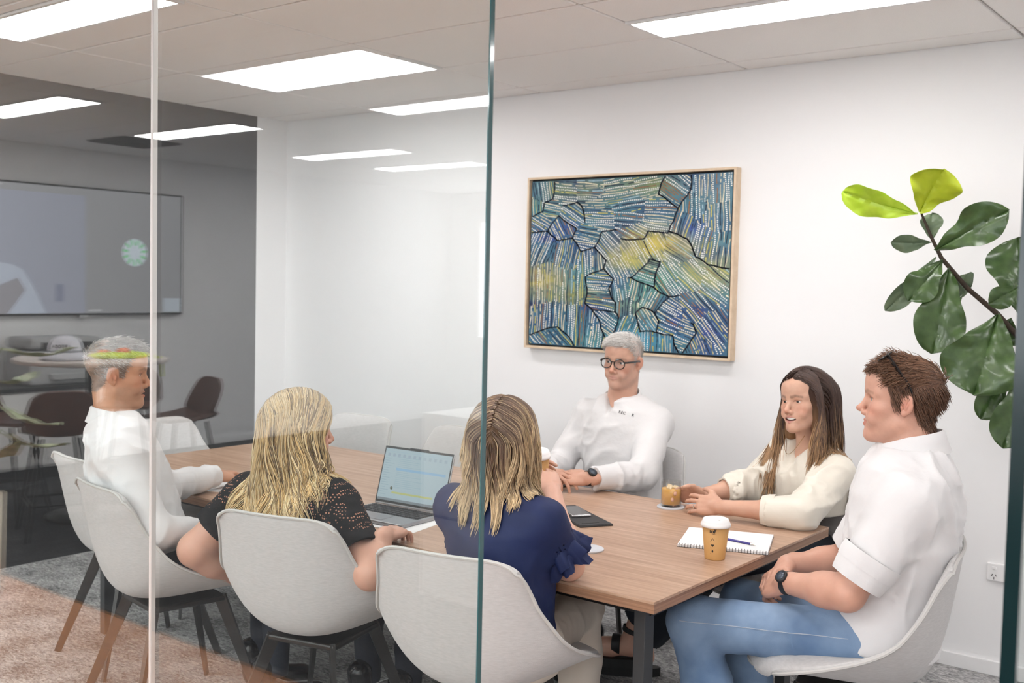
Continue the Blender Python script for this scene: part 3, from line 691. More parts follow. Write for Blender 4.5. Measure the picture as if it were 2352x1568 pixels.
# ---------------------------------------------------------------- the meeting table
TAB = wood_mat('walnut_table_top', (.35, .21, .135), (.47, .305, .21), (.585, .41, .305), rough=.36, axis=(.55, 7, 7), ring=6.0)
TABE = wood_mat('walnut_table_edge', (.17, .085, .05), (.30, .16, .095), (.44, .25, .15), rough=.4, axis=(.5, .5, 60), ring=2.2)
STEEL = mat('charcoal_steel', (.055, .058, .062), rough=.45, metal=.4)
BLACKM = mat('black_metal', (.012, .012, .013), rough=.4)
TX0, TX1, TY0, TY1 = -4.295, -1.403, 2.43, 3.63
te = empty('meeting_table', ((TX0+TX1)/2, (TY0+TY1)/2, 0), 0, 'long walnut meeting table on a dark steel frame, people sitting round it', 'table')
hx, hy = (TX1-TX0)/2, (TY1-TY0)/2
MB().box((0, 0, T_Z-.004), (2*hx, 2*hy, .008), bevel=.0008, seg=1).build('table_top', TAB, te)
MB().box((0, 0, T_Z-.0205), (2*hx-.001, 2*hy-.001, .025)).build('edge_band', TABE, te)
for sx in (-1, 1):
    for sy in (-1, 1): MB().box((sx*(hx-.10), sy*(hy-.12), (T_Z-.033)/2), (.036, .05, T_Z-.033), bevel=.002).build('leg', STEEL, te)
    MB().box((sx*(hx-.10), 0, T_Z-.058), (.05, 2*hy-.24, .05), bevel=.002).build('cross_rail', BLACKM, te)
for sy in (-1, 1): MB().box((0, sy*(hy-.14), T_Z-.058), (2*hx-.25, .04, .05), bevel=.002).build('long_rail', BLACKM, te)
MB().box((.35, -.18, T_Z-.085), (1.5, .14, .08), bevel=.01).build('cable_tray', BLACKM, te)

# ---------------------------------------------------------------- upholstered tub chairs
FAB = mat('light_grey_upholstery', (.56, .548, .545), rough=.9, spec=.2, var=.12, vscale=55, vstretch=(1, 1, 5), bump=.5, bscale=520, bdist=.0012, sheen=.15)
PIPE = mat('grey_piping', (.53, .52, .505), rough=.85, spec=.2)
LEGM = mat('black_chair_leg', (.02, .018, .017), rough=.35)
ROWS = [((.29, .445), (.20, .462, .185)), ((.24, .45), (.17, .48, .252)), ((.15, .447), (.105, .507, .292)), ((.02, .437), (.015, .538, .310)), ((-.1, .432), (-.08, .575, .308)), ((-.19, .452), (-.148, .618, .295)),
        ((-.235, .51), (-.188, .668, .272)), ((-.262, .60), (-.217, .715, .250)), ((-.28, .70), (-.24, .765, .236)), ((-.292, .78), (-.26, .81, .226)), ((-.30, .845), (-.276, .85, .212))]
def chair_points(nu=25, nv=34):
    R = np.array([[c[0], c[1], e[0], e[1], e[2]] for c, e in ROWS]); t = np.arange(len(R)); tt = np.linspace(0, len(R)-1, nv)
    def cat(col):
        out = []
        for x in tt:
            i = min(int(x), len(R)-2); f = x-i; p = [col[max(0, min(len(R)-1, i+k))] for k in (-1, 0, 1, 2)]
            out.append(.5*(2*p[1]+(p[2]-p[0])*f+(2*p[0]-5*p[1]+4*p[2]-p[3])*f*f+(3*p[1]-p[0]-3*p[2]+p[3])*f**3))
        return np.array(out)
    S = np.stack([cat(R[:, k]) for k in range(5)], 1); P = np.zeros((nv, nu, 3))
    for j, u in enumerate(np.linspace(-1, 1, nu)):
        w = abs(u)**2.3; P[:, j, 0] = S[:, 0]+(S[:, 2]-S[:, 0])*w; P[:, j, 1] = S[:, 4]*u; P[:, j, 2] = S[:, 1]+(S[:, 3]-S[:, 1])*w
        top = np.clip((np.arange(nv)-(nv-9))/8, 0, 1)**2; P[:, j, 2] -= top*.035*abs(u)**7
    return P
def make_chair():
    e = empty('tub_chair'); P = chair_points(); mb = MB(); U_ = np.abs(np.linspace(-1, 1, P.shape[1]))[None, :]; V_ = np.linspace(0, 1, P.shape[0])[:, None]; seat_ = np.clip((.62-V_)/.25, 0, 1); mb.slab(P, .014+(.028+.05*seat_)*(1-U_**3.2)*(1-V_**14)*(1-(1-V_)**5)); sh = mb.build('shell', FAB, e, True)
    bw = sh.modifiers.new('sub', 'SUBSURF'); bw.levels = 1; bw.render_levels = 1
    rim = [P[i, 0] for i in range(P.shape[0])]+[P[-1, j] for j in range(1, P.shape[1])]+[P[i, -1] for i in range(P.shape[0]-2, -1, -1)]+[P[0, j] for j in range(P.shape[1]-2, 0, -1)]
    c = np.array([-.02, 0, .6]); mb = MB(); mb.tube([r for r in rim]+[rim[0]], .0052, 6, cap=False); mb.build('piping', PIPE, e, True)
    # seat pad and vertical back seam
    mb = MB(); I = range(4, 15); mb.slab([[P[i, j]+np.array([0, 0, .016]) for j in range(4, 21)] for i in I], .02); mb.build('seat_pad', FAB, e, True)
    for sx, sy in ((1, 1), (1, -1), (-1, 1), (-1, -1)):
        a = Vector((sx*.12, sy*.11, .415)); b = Vector((sx*(.235 if sx > 0 else .25), sy*.225, 0)); d = (b-a); L = d.length; q = d.to_track_quat('Z', 'Y').to_matrix()
        m = MB(); t = Vector((0, 0, 0)); A = .020; B = .014
        m.box((0, 0, L/2), (.016, .042, L)); 
        for v in m.bm.verts:
            k = 1-.35*(v.co.z/L); v.co.x *= k; v.co.y *= k
        m.xf(Matrix.Translation(a) @ q.to_4x4()); m.xf(Matrix.Identity(4))
        for v in m.bm.verts: v.co.z = max(v.co.z, 0.0) if v.co.z < .03 else v.co.z
        m.build('leg', LEGM, e)
    mb = MB(); mb.box((0, 0, .408), (.28, .26, .02), bevel=.006); mb.build('under_frame', LEGM, e)
    return e
CH = [(-3.28, 2.26, 80, 'light grey tub chair under the white-shirted man beside the grey joint strip'),
      (-2.60, 2.36, 104, 'light grey tub chair under the blonde woman in black lace'),
      (-1.90, 2.37, 101, 'light grey tub chair under the woman in the navy blouse'),
      (-1.115, 3.085, 194, 'light grey tub chair at the end of the table under the man in jeans'),
      (-3.87, 2.50, 82, 'empty light grey tub chair behind the chair of the short-haired man by the joint strip'),
      (-4.36, 3.08, 2, 'empty light grey tub chair at the end of the table before the dark wall'),
      (-4.06, 3.66, -90, 'empty light grey tub chair against the white wall, beside the corner nib'),
      (-3.38, 3.70, -92, 'empty light grey tub chair against the white wall, behind the open laptop screen'),
      (-2.47, 3.86, -88, 'light grey tub chair under the man in black-rimmed glasses'),
      (-1.66, 3.80, -114, 'light grey tub chair under the laughing woman in the cream shirt')]
ch0 = make_chair()
for i, (x, y, a, lab) in enumerate(CH):
    c = ch0 if i == 0 else copy_tree(ch0)
    c.location = (x, y, 0); c.rotation_euler = (0, 0, math.radians(a)); tag(c, lab, 'chair', 'tub chairs round the meeting table')
# ---------------------------------------------------------------- the six people
WSHIRT = mat('white_cotton_shirt', (.71, .70, .705), rough=.8, spec=.25, bump=.35, bscale=38, bdist=.004, sheen=.1)
CREAM = mat('cream_satin_shirt', (.74, .69, .60), rough=.45, spec=.45, bump=.3, bscale=34, bdist=.004, sheen=.2)
NAVY = mat('navy_chiffon', (.012, .022, .085), rough=.6, spec=.3, bump=.3, bscale=30, bdist=.004, var=.25, vscale=9)
DNAVY = mat('dark_navy_trousers', (.012, .016, .026), rough=.8, bump=.2, bscale=60)
BEIGE = mat('beige_trousers', (.62, .555, .48), rough=.75, bump=.3, bscale=24, bdist=.004)
LEATH = mat('black_leather', (.008, .008, .009), rough=.25, coat=.4)
JEANS = mat('washed_denim', (.10, .175, .31), rough=.85, col2=(.25, .355, .51), var=.5, vscale=6, bump=.5, bscale=420, bdist=.0012, bstretch=(1, 1, 3))
STITCH = mat('denim_stitch', (.42, .47, .55), rough=.8)
def lace_mat():
    m = bpy.data.materials.new('black_lace_knit'); m.use_nodes = True; nt = m.node_tree; N, L = nt.nodes, nt.links; p = N['Principled BSDF']; p.inputs['Roughness'].default_value = .85; p.inputs['Specular IOR Level'].default_value = .2
    tc = N.new('ShaderNodeTexCoord'); vo = N.new('ShaderNodeTexVoronoi'); vo.inputs['Scale'].default_value = 118; vo.inputs['Randomness'].default_value = .25; L.new(tc.outputs['Object'], vo.inputs['Vector'])
    def lt(sock, v, op='LESS_THAN'):
        n = N.new('ShaderNodeMath'); n.operation = op; n.inputs[1].default_value = v; L.new(sock, n.inputs[0]); return n.outputs[0]
    def mul(a, b, op='MULTIPLY'):
        n = N.new('ShaderNodeMath'); n.operation = op; L.new(a, n.inputs[0]); L.new(b, n.inputs[1]); return n.outputs[0]
    dots = lt(vo.outputs['Distance'], .33)
    sx = N.new('ShaderNodeSeparateXYZ'); L.new(tc.outputs['Object'], sx.inputs[0])
    pp = N.new('ShaderNodeMath'); pp.operation = 'PINGPONG'; pp.inputs[1].default_value = .042; L.new(sx.outputs['X'], pp.inputs[0])
    zz = mul(pp.outputs[0], sx.outputs['Z'], 'ADD'); md = N.new('ShaderNodeMath'); md.operation = 'PINGPONG'; md.inputs[1].default_value = .026; L.new(zz, md.inputs[0])
    band = lt(md.outputs[0], .0085, 'GREATER_THAN')
    zz2 = mul(sx.outputs['Z'], pp.outputs[0], 'SUBTRACT'); md2 = N.new('ShaderNodeMath'); md2.operation = 'PINGPONG'; md2.inputs[1].default_value = .06; L.new(zz2, md2.inputs[0]); band2 = lt(md2.outputs[0], .05)
    msk = mul(mul(dots, band), band2); msk = mul(msk, lt(sx.outputs['Z'], .80, 'GREATER_THAN'))
    mx = N.new('ShaderNodeMix'); mx.data_type = 'RGBA'; mx.inputs['A'].default_value = (.014, .014, .015, 1); mx.inputs['B'].default_value = (.42, .21, .14, 1); L.new(msk, mx.inputs['Factor']); L.new(mx.outputs['Result'], p.inputs['Base Color'])
    nz = N.new('ShaderNodeTexNoise'); nz.inputs['Scale'].default_value = 40; L.new(tc.outputs['Object'], nz.inputs['Vector']); b = N.new('ShaderNodeBump'); b.inputs['Strength'].default_value = .4; b.inputs['Distance'].default_value = .004; L.new(nz.outputs['Fac'], b.inputs['Height']); L.new(b.outputs['Normal'], p.inputs['Normal'])
    return m
LACE = lace_mat()
MALE = [(0, .165, .125), (.22, .16, .125), (.5, .17, .128), (.75, .182, .122), (.9, .165, .105), (1.0, .095, .075)]
FEM = [(0, .17, .125), (.25, .145, .11), (.5, .15, .12), (.75, .16, .115), (.9, .14, .09), (1.0, .075, .06)]
def scaled(st, a, b=None): return [(t, x*a, y*(b or a))+tuple(r) for t, x, y, *r in st]
def shoulder_prims(N, S, r=.06): return [Cap(A3(N)+A3((0, 0, -.045)), A3(S)+A3((0, 0, -.002)), r*.8, r, k=.06)]
def sleeve(S, E, W, r0=.064, r1=.055, r2=.043, t1=1.0, cut=True):
    S, E, W = A3(S), A3(E), A3(W); e = E+(W-E)*t1
    return [Cap(S, E, r0, r1, k=.03), Cap(E, e, r1, r2+(r1-r2)*(1-t1), k=.025, cut1=cut)]
def legs(Pel, yaw, knees, ankles, rt=.083, rk=.06, ra=.045, pel=(.11, .165, .11)):
    f, l = yawdir(yaw); Pel = A3(Pel); P = [Ell(Pel, pel, np.stack((f, l, A3((0, 0, 1))), 1), k=.03)]
    for s, k, a in zip((1, -1), knees, ankles):
        if k is None: continue
        hip = Pel+l*.085*s+f*.02; P.append(Cap(hip, k, rt, rk, k=.04))
        if a is not None: P += [Cap(k, A3(k)*.6+A3(a)*.4, rk, (rk+ra)*.52, k=.03), Cap(A3(k)*.6+A3(a)*.4, a, (rk+ra)*.52, ra, k=.03, cut1=True)]
    return P
def shoe(per, heel, toe, name='shoe', material=None, h=.0):
    heel, toe = A3(heel), A3(toe); d = toe-heel; L = np.linalg.norm(d); d = d/L; s = np.cross((0, 0, 1), d); M = np.stack((d, s, np.cross(d, s)), 1)
    P = [Ell(heel+d*.05+A3((0, 0, .05)), (.055, .038, .05), M, k=.02), Cap(heel+d*.06+A3((0, 0, .045)), heel+d*(L-.045)+A3((0, 0, .032)), .04, .036, k=.03), Cap(heel+d*.03+A3((0, 0, .08)), heel+d*.02+A3((0, 0, .15)), .042, .045, k=.02)]
    P.append(Ell(heel+d*L*.5+A3((0, 0, -.19)), (.6, .6, .2), None, k=.004, op='-')); V, Q = surf(P, .005); o = per.part(name, V, Q, material or LEATH); return o
def wrap_ring(per, name, C, axis, r, w, th, material, ref=(0, 0, 1), parent=None, ex=1.0):
    axis = A3(axis)/np.linalg.norm(axis); x = np.cross(axis, A3(ref)); x /= np.linalg.norm(x); y = np.cross(axis, x); P = []
    for a in np.linspace(0, 2*PI, 33):
        d = x*math.cos(a)*ex+y*math.sin(a); P.append([tuple(A3(C)+d*rr+axis*w*s-per.base) for rr, s in ((r, -.5), (r+th, -.45), (r+th, .45), (r, .5))])
    return MB().grid(P).build(name, material, parent or per.root, True)
def watch(per, C, axis, out, r, face=.019, round_=True):
    band = wrap_ring(per, 'wristwatch', C, axis, r, .021, .0035, mat('watch_band', (.012, .012, .013), rough=.5)); band['label'] = 'black wristwatch'
    z = A3(out)-A3(axis)*(A3(out)@A3(axis))/(A3(axis)@A3(axis)); z /= np.linalg.norm(z); q = Vector(z).to_track_quat('Z', 'Y').to_matrix(); c = A3(C)+z*(r+.002)-per.base
    MB().lathe([(0, 0), (face, 0), (face+.002, .004), (face+.001, .009), (face-.003, .0105), (face-.004, .0095), (0, .0095)], c, 24, q).build('watch_case', mat('watch_case', (.03, .03, .032), rough=.3, metal=.6), band)
    MB().lathe([(0, .0098), (face-.0045, .0098), (face-.0045, .010), (0, .010)], c, 24, q).build('watch_dial', mat('watch_dial', (.06, .075, .10), rough=.15), band)
def band_cuff(per, A, B, r0, r1, material, name='cuff', th=.006):
    A, B = A3(A), A3(B); ax = (B-A); L = np.linalg.norm(ax); ax /= L; x = np.cross(ax, (.3, .2, .93)); x /= np.linalg.norm(x); y = np.cross(ax, x); P = []
    for a in np.linspace(0, 2*PI, 33):
        d = x*math.cos(a)+y*math.sin(a); wob = 1+.03*math.sin(3*a+1)+.02*math.sin(7*a)
        P.append([tuple(A+ax*L*t+d*(rr*wob)-per.base) for t, rr in ((.0, r0-.004), (0, r0), (.5, (r0+r1)/2+.002), (1, r1), (1, r1-th), (.6, r1-th))])
    return MB().grid(P).build(name, material, per.root, True)
def plain_cols(c, var=.35, c2=None):
    def f(R, rng): 
        n = len(R); b = A3(c)*rng.uniform(1-var, 1+var, (n, 1))
        if c2 is not None:
            w = (rng.random((n, 1)) < .35)*rng.uniform(.4, 1, (n, 1)); b = b*(1-w)+A3(c2)*w
        return b
    return f
def no_ear(q): return scalp_mask(q)*~((np.abs(q[:, 1]) > .071) & (q[:, 0] > -.04) & (q[:, 0] < .008) & (q[:, 2] < .027))

# ===== man on the near side beside the grey joint strip
yw = math.radians(64); f, l = yawdir(yw)
N = at_y(262, 962, 2.12); Pel = A3((-3.30, 2.17, .56))
p1 = Person('grey-haired man in white shirt seen in profile behind the glass joint strip', dict(base=(-3.30, 2.17), H=at_y(268, 856, 2.15), N=N, hyaw=math.radians(57), hpitch=.06, hs=1.02,
    head=dict(skin=(.52, .27, .165), hair=(.17, .15, .135), browcol=(.16, .11, .08), smile=.85, open=.55, stubble=(.24, .17, .13), stubw=.4, neck=.058, jaw=1.05, scalpw=.75)))
p1.head().eyes()
S_r = N-l*.178+A3((0, 0, -.10)); S_l = N+l*.178+A3((0, 0, -.10)); E_r = at_y(352, 1222, 2.06); W_r = at_y(470, 1222, 2.28); E_l = at_z(372, 1120, .79); W_l = at_z(493, 1092, .785)
hd = hand_prims(W_l, (W_l-E_l)+A3((.05, 0, 0)), (0, 0, 1), -1, [(18, 25, 15)]*4)[0]; p1.arm(S_l, E_l, W_l, hd, start=.5)
hd = hand_prims(W_r, f, (0, 0, 1), 1, [(25, 35, 20)]*4)[0]; p1.arm(S_r, E_r, W_r, hd, start=.5)
p1.finish()
sh = [Loft(Pel, N, l, scaled(MALE, 1.04, 1.08), k=.04)]+shoulder_prims(N, S_r)+shoulder_prims(N, S_l)+sleeve(S_r, E_r, W_r, .068, .06, .045)+sleeve(S_l, E_l, W_l, .064, .055, .043)+[Cap(N+A3((0, 0, -.03)), p1.HO, .055, .05, k=.01, op='-')]
p1.cloth('shirt', sh, WSHIRT, amp=.015, freq=13, seed=1)
collar(p1, N+A3((0, 0, .0)), yw, .073, .075, WSHIRT, tilt=.035, stand=.045, leaf=.05, lean=.1)
band_cuff(p1, W_l-(W_l-E_l)*.22, W_l+(W_l-E_l)*.0, .043, .041, WSHIRT); band_cuff(p1, W_r-(W_r-E_r)*.25, W_r, .044, .041, WSHIRT)
K = [Pel+f*.43+l*.1+A3((0, 0, -.0)), Pel+f*.43-l*.1+A3((0, 0, .0))]; An = [k+A3((0, 0, -.45)) for k in K]
p1.cloth('trousers', legs(Pel+A3((0, 0, -.0)), yw, K, An), DNAVY, h=.009, amp=.004)
for k in An: shoe(p1, A3((k[0], k[1], 0))-f*.07, A3((k[0], k[1], 0))+f*.2)
def g1(R, rng):
    n = len(R); t = np.clip((R[:, 2]-.02)/.08, 0, 1)[:, None]; b = A3((.16, .125, .10))*(1-t)+A3((.30, .28, .26))*t; w = (rng.random((n, 1)) < .4); return b*(1-w)+A3((.5, .48, .46))*w*rng.uniform(.7, 1.1, (n, 1))
p1.short_hair(5200, (.010, .024), lambda R: np.stack((.7-R[:, 0]*2, R[:, 1]*2, -.2+R[:, 2]*0), 1), rad=.0009, lift=.5, colors=g1, bias=lambda R: np.interp(R[:, 2], [-.05, .03, .09], [.4, .7, 1.5]), mask=no_ear, messy=.18)

# ===== blonde woman in black lace
yw = math.radians(98); f, l = yawdir(yw)
N = at_y(672, 1085, 2.29); Pel = A3((-2.60, 2.29, .53))
p2 = Person('blonde long-haired woman in a black lace top, back to the glass', dict(base=(-2.60, 2.29), H=at_y(692, 985, 2.32), N=N, hyaw=math.radians(64), hpitch=.05, hs=.96,
    head=dict(skin=(.60, .355, .27), hair=(.36, .25, .13), browcol=(.25, .16, .09), smile=.4, neck=.047, jaw=.95, nose=.92)))
p2.head().eyes()
S_l = N+l*.185+A3((0, 0, -.095)); S_r = N-l*.185+A3((0, 0, -.095)); E_l = at_y(450, 1262, 2.14); W_l = at_y(560, 1330, 2.33); E_r = at_y(850, 1318, 2.26); W_r = at_z(884, 1228, .775)
hd = hand_prims(W_r, (-.22, 1, .02), (.1, 0, 1), 1, [(28, 38, 22), (26, 36, 22), (24, 34, 22), (22, 34, 20)], sc=.92)[0]; p2.arm(S_r, E_r, W_r, hd, .054, .046, .026, start=.1)
hd = hand_prims(W_l, (.5, .8, -.2), (0, -.2, 1), -1, [(25, 35, 20)]*4, sc=.92)[0]; p2.arm(S_l, E_l, W_l, hd, .062, .056, .03, start=.1)
p2.finish()
um_l = S_l+(E_l-S_l)*.66; um_r = S_r+(E_r-S_r)*.72
sh = [Loft(Pel, N, l, scaled(FEM, 1.2, 1.16), k=.04)]+shoulder_prims(N, S_l, .062)+shoulder_prims(N, S_r, .062)+[Cap(S_l, um_l, .078, .084, k=.035, cut1=True), Cap(S_r, um_r, .078, .08, k=.035, cut1=True)]
sh += [Cap(um_l-(E_l-S_l)*.25, E_l, .07, .065, k=.003, op='-'), Cap(um_r-(E_r-S_r)*.2, E_r, .065, .06, k=.003, op='-'), Cap(N+A3((0, 0, -.01)), p2.HO, .06, .05, k=.01, op='-')]
o = p2.cloth('lace_top', sh, LACE, amp=.005, freq=8, seed=2)
K = [Pel+f*.44+l*.09, Pel+f*.44-l*.09]; An = [k+A3((0, 0, -.43)) for k in K]
p2.cloth('trousers', legs(Pel, yw, K, An, .085), DNAVY, h=.009, amp=.004)
for k in An: shoe(p2, A3((k[0], k[1], 0))-f*.07, A3((k[0], k[1], 0))+f*.19)
mass = [Ell(p2.wld((-.012, 0, .035)), (.112, .095, .1), p2.HM, k=.02), Cap(p2.wld((-.05, 0, 0)), p2.wld((-.075, 0, -.15)), .085, .075, k=.05), Cap(p2.wld((-.03, .06, 0)), p2.wld((-.03, .075, -.13)), .04, .035, k=.04), Cap(p2.wld((-.03, -.06, 0)), p2.wld((-.02, -.075, -.13)), .04, .035, k=.04)]
cut = [Ell(p2.wld((.10, 0, -.04)), (.085, .085, .12), p2.HM, k=.01, op='-')]
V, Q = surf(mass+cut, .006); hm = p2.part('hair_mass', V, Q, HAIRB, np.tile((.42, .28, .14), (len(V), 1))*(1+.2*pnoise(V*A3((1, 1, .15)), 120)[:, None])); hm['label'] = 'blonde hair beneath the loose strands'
def blond(R, P, L, rng, near):
    n, K = P.shape[:2]; b = A3((.78, .55, .27))[None, :]*rng.uniform(.55, 1.25, (n, 1)); hi = rng.random((n, 1)) < .4; b = np.where(hi, A3((.95, .76, .47))*rng.uniform(.8, 1.1, (n, 1)), b); lo = rng.random((n, 1)) < .18; b = np.where(lo, A3((.27, .18, .10)), b)
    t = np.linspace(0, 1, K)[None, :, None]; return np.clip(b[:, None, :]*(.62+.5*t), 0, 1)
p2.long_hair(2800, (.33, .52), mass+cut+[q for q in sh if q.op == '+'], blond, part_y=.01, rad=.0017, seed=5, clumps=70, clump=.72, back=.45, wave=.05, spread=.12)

# ===== woman in the navy blouse
yw = math.radians(94); f, l = yawdir(yw)
N = at_y(1145, 1112, 2.33); Pel = A3((-1.84, 2.335, .55))
p3 = Person('woman in navy ruffle-sleeved blouse lifting a takeaway cup, back to the glass', dict(base=(-1.83, 2.30), H=at_y(1158, 1015, 2.37), N=N, hyaw=math.radians(112), hpitch=.02, hs=.95,
    head=dict(skin=(.63, .39, .30), hair=(.12, .075, .05), browcol=(.15, .1, .07), smile=.3, neck=.046, jaw=.95, nose=.92)))
p3.head().eyes()
S_l = N+l*.152+A3((0, 0, -.085)); S_r = N-l*.152+A3((0, 0, -.085)); E_r = at_z(1306, 1296, .775); W_r = at_y(1268, 1128, 2.64); E_l = A3((-2.08, 2.50, .775)); W_l = A3((-2.075, 2.70, .90))
CUP3 = at_y(1234, 1080, 2.72)
hd = hand_prims(W_r, CUP3-W_r+A3((.0, .01, .05)), (.75, -.65, .15), 1, [(18, 38, 25), (22, 40, 25), (25, 42, 25), (28, 42, 25)], ((.055, .046, -.02), (.08, .052, -.035), (.1, .046, -.05)), sc=.92)[0]; p3.arm(S_r, E_r, W_r, hd, .046, .041, .025, start=.15)
hd = hand_prims(W_l, CUP3-W_l+A3((-.04, .03, .0)), (-.85, -.4, .1), -1, [(18, 38, 25), (22, 40, 25), (25, 42, 25), (28, 42, 25)], sc=.92)[0]; p3.arm(S_l, E_l, W_l, hd, .046, .041, .025, start=.15)
p3.finish()
sh = [Loft(Pel+A3((0, 0, -.04)), N, l, scaled(FEM, 1.05, 1.0), k=.035)]+shoulder_prims(N, S_l, .05)+shoulder_prims(N, S_r, .05)
for S_, E_ in ((S_l, E_l), (S_r, E_r)):
    m_ = S_+(E_-S_)*.55; sh += [Ell(S_+A3((0, 0, .03)), (.045, .045, .03), k=.02), Cap(S_, m_, .056, .06, k=.03, cut1=True), Cap(m_-(E_-S_)*.2, E_, .054, .05, k=.003, op='-')]
sh += [Cap(N+A3((0, 0, .02)), p3.HO, .048, .05, k=.01, op='-')]
p3.cloth('blouse', sh, NAVY, amp=.011, freq=12, seed=3)
def ruffle(per, A, B, r0, r1, waves, material, seed):
    A, B = A3(A), A3(B); ax = B-A; L = np.linalg.norm(ax); ax /= L; x = np.cross(ax, (.2, .9, .3)); x /= np.linalg.norm(x); y = np.cross(ax, x); P = []; rg = np.random.default_rng(seed); ph = rg.uniform(0, 6)
    for a in np.linspace(0, 2*PI, 73):
        d = x*math.cos(a)+y*math.sin(a); row = []
        for t in np.linspace(0, 1, 9): row.append(tuple(A+ax*(L*t+.012*t*math.sin(waves*.5*a+ph))+d*(r0+(r1-r0)*t**.8+.013*t*math.sin(waves*a+ph)+.006*t*math.sin(2.3*waves*a))-per.base))
        P.append(row)
    P[-1] = P[0]; return MB().slab(P, .0015).build('sleeve_ruffle', material, per.root, True)
for i, (S_, E_) in enumerate(((S_l, E_l), (S_r, E_r))):
    d_ = E_-S_; ruffle(p3, S_+d_*.42, S_+d_*.72, .058, .074, 7, NAVY, i); ruffle(p3, S_+d_*.55, S_+d_*.82, .06, .08, 8, NAVY, i+5)
f2, l2 = yawdir(math.radians(107)); K = [Pel+f2*.43+l2*.09, Pel+f2*.43-l2*.10]; An = [k+A3((0, 0, -.43)) for k in K]
p3.cloth('trousers', legs(Pel+A3((0, 0, -.02)), yw+.3, K, An, .088, .066, .06), BEIGE, h=.008, amp=.01, freq=13)
for k in An: shoe(p3, A3((k[0], k[1], 0))-f*.07, A3((k[0], k[1], 0))+f*.19)
mass = [Ell(p3.wld((-.012, 0, .035)), (.108, .09, .098), p3.HM, k=.02), Cap(p3.wld((-.045, 0, 0)), p3.wld((-.055, 0, -.15)), .078, .07, k=.05), Cap(p3.wld((-.025, .055, 0)), p3.wld((-.03, .06, -.11)), .036, .034, k=.04), Cap(p3.wld((-.025, -.055, 0)), p3.wld((-.03, -.06, -.11)), .036, .034, k=.04)]
cut = [Ell(p3.wld((.10, 0, -.04)), (.085, .085, .12), p3.HM, k=.01, op='-')]
V, Q = surf(mass+cut, .006); tz = np.clip((p3.loc(V)[:, 2]+.16)/.22, 0, 1)[:, None]; hm = p3.part('hair_mass', V, Q, HAIRB, (A3((.36, .24, .13))*(1-tz)+A3((.12, .075, .05))*tz)*(1+.2*pnoise(V*A3((1, 1, .15)), 120)[:, None])); hm['label'] = 'brown hair beneath the loose strands'
def ombre(R, P, L, rng, near):
    n, K = P.shape[:2]; t = np.clip((np.linspace(0, 1, K)[None, :]+rng.normal(0, .12, (n, 1))-.36)/.45, 0, 1)[..., None]
    dk = (A3((.15, .09, .06))*rng.uniform(.6, 1.35, (n, 1)))[:, None]; lt = (A3((.74, .55, .33))*rng.uniform(.6, 1.15, (n, 1)))[:, None]; st = (rng.random((n, 1, 1)) < .16); t = np.where(st, np.maximum(t, .55), t)
    return dk*(1-t)+lt*t
p3.long_hair(3000, (.16, .21), mass+cut+[q for q in sh if q.op == '+'], ombre, part_y=.0, rad=.0016, seed=8, clumps=90, clump=.6, back=.4, wave=.02, spread=.06)

# ===== man with black-rimmed glasses
yw = math.radians(-90); f, l = yawdir(yw)
N = at_y(1428, 912, 4.0); Pel = A3((-2.48, 4.0, .56))
p4 = Person('silver-haired man in black-rimmed glasses and white shirt below the painting', dict(base=(-2.48, 4.0), H=at_y(1432, 828, 3.97), N=N, hyaw=math.radians(-86), hpitch=.06, hroll=-.04, hs=.955,
    head=dict(skin=(.585, .34, .25), hair=(.50, .46, .43), browcol=(.22, .17, .14), smile=.25, stubble=(.43, .30, .25), stubw=.3, lip=(.5, .26, .21), neck=.06, jaw=1.06, gaze=(-.35, 0), iris=(.12, .14, .15), scalpw=.6)))
p4.head().eyes()
S_r = N-l*.182+A3((0, 0, -.10)); S_l = N+l*.182+A3((0, 0, -.10)); E_r = at_y(1285, 1070, 3.88); E_l = at_y(1475, 1092, 3.82); W_r = at_z(1243, 1082, .80); W_l = at_z(1352, 1098, .79)
fw = at_z(1275, 1090, .79)-W_l; hd = hand_prims(W_l, fw, (.15, -.5, .85), -1, [(18, 28, 16), (22, 32, 18), (26, 34, 18), (28, 36, 18)])[0]; p4.arm(S_l, E_l, W_l, hd, start=.5)
fw = at_z(1310, 1092, .80)-W_r; hd = hand_prims(W_r, fw, (.0, -.2, 1), 1, [(12, 24, 16), (18, 30, 18), (26, 36, 20), (30, 40, 20)])[0]; p4.arm(S_r, E_r, W_r, hd, start=.5)
p4.finish()
sh = [Loft(Pel, N, l, scaled(MALE, 1.06, 1.08), k=.04)]+shoulder_prims(N, S_r)+shoulder_prims(N, S_l)+sleeve(S_r, E_r, W_r, .066, .057, .043)+sleeve(S_l, E_l, W_l, .068, .06, .045, .9)+[Cap(N+A3((0, 0, -.03)), p4.HO, .055, .05, k=.01, op='-'), Cap(N+f*.05+A3((0, 0, .0)), N+f*.115+A3((0, 0, -.06)), .042, .006, k=.015, op='-')]
p4.cloth('shirt', sh, WSHIRT, amp=.014, freq=12, seed=4)
collar(p4, N+A3((0, 0, .006)), yw, .076, .078, WSHIRT, tilt=.06, stand=.036, leaf=.05, pt=.02, span=150, lean=.2, spreadf=.022)
band_cuff(p4, W_l-(W_l-E_l)*.32, W_l-(W_l-E_l)*.1, .047, .043, WSHIRT); band_cuff(p4, W_r-(W_r-E_r)*.25, W_r, .045, .042, WSHIRT)
watch(p4, W_l+(W_l-E_l)*.0, W_l-E_l, (.25, -.75, .6), .0275, .0195)
K = [Pel+f*.43+l*.11, Pel+f*.43-l*.11]; An = [k+A3((0, 0, -.45)) for k in K]
p4.cloth('trousers', legs(Pel, yw, K, An), DNAVY, h=.009, amp=.004)
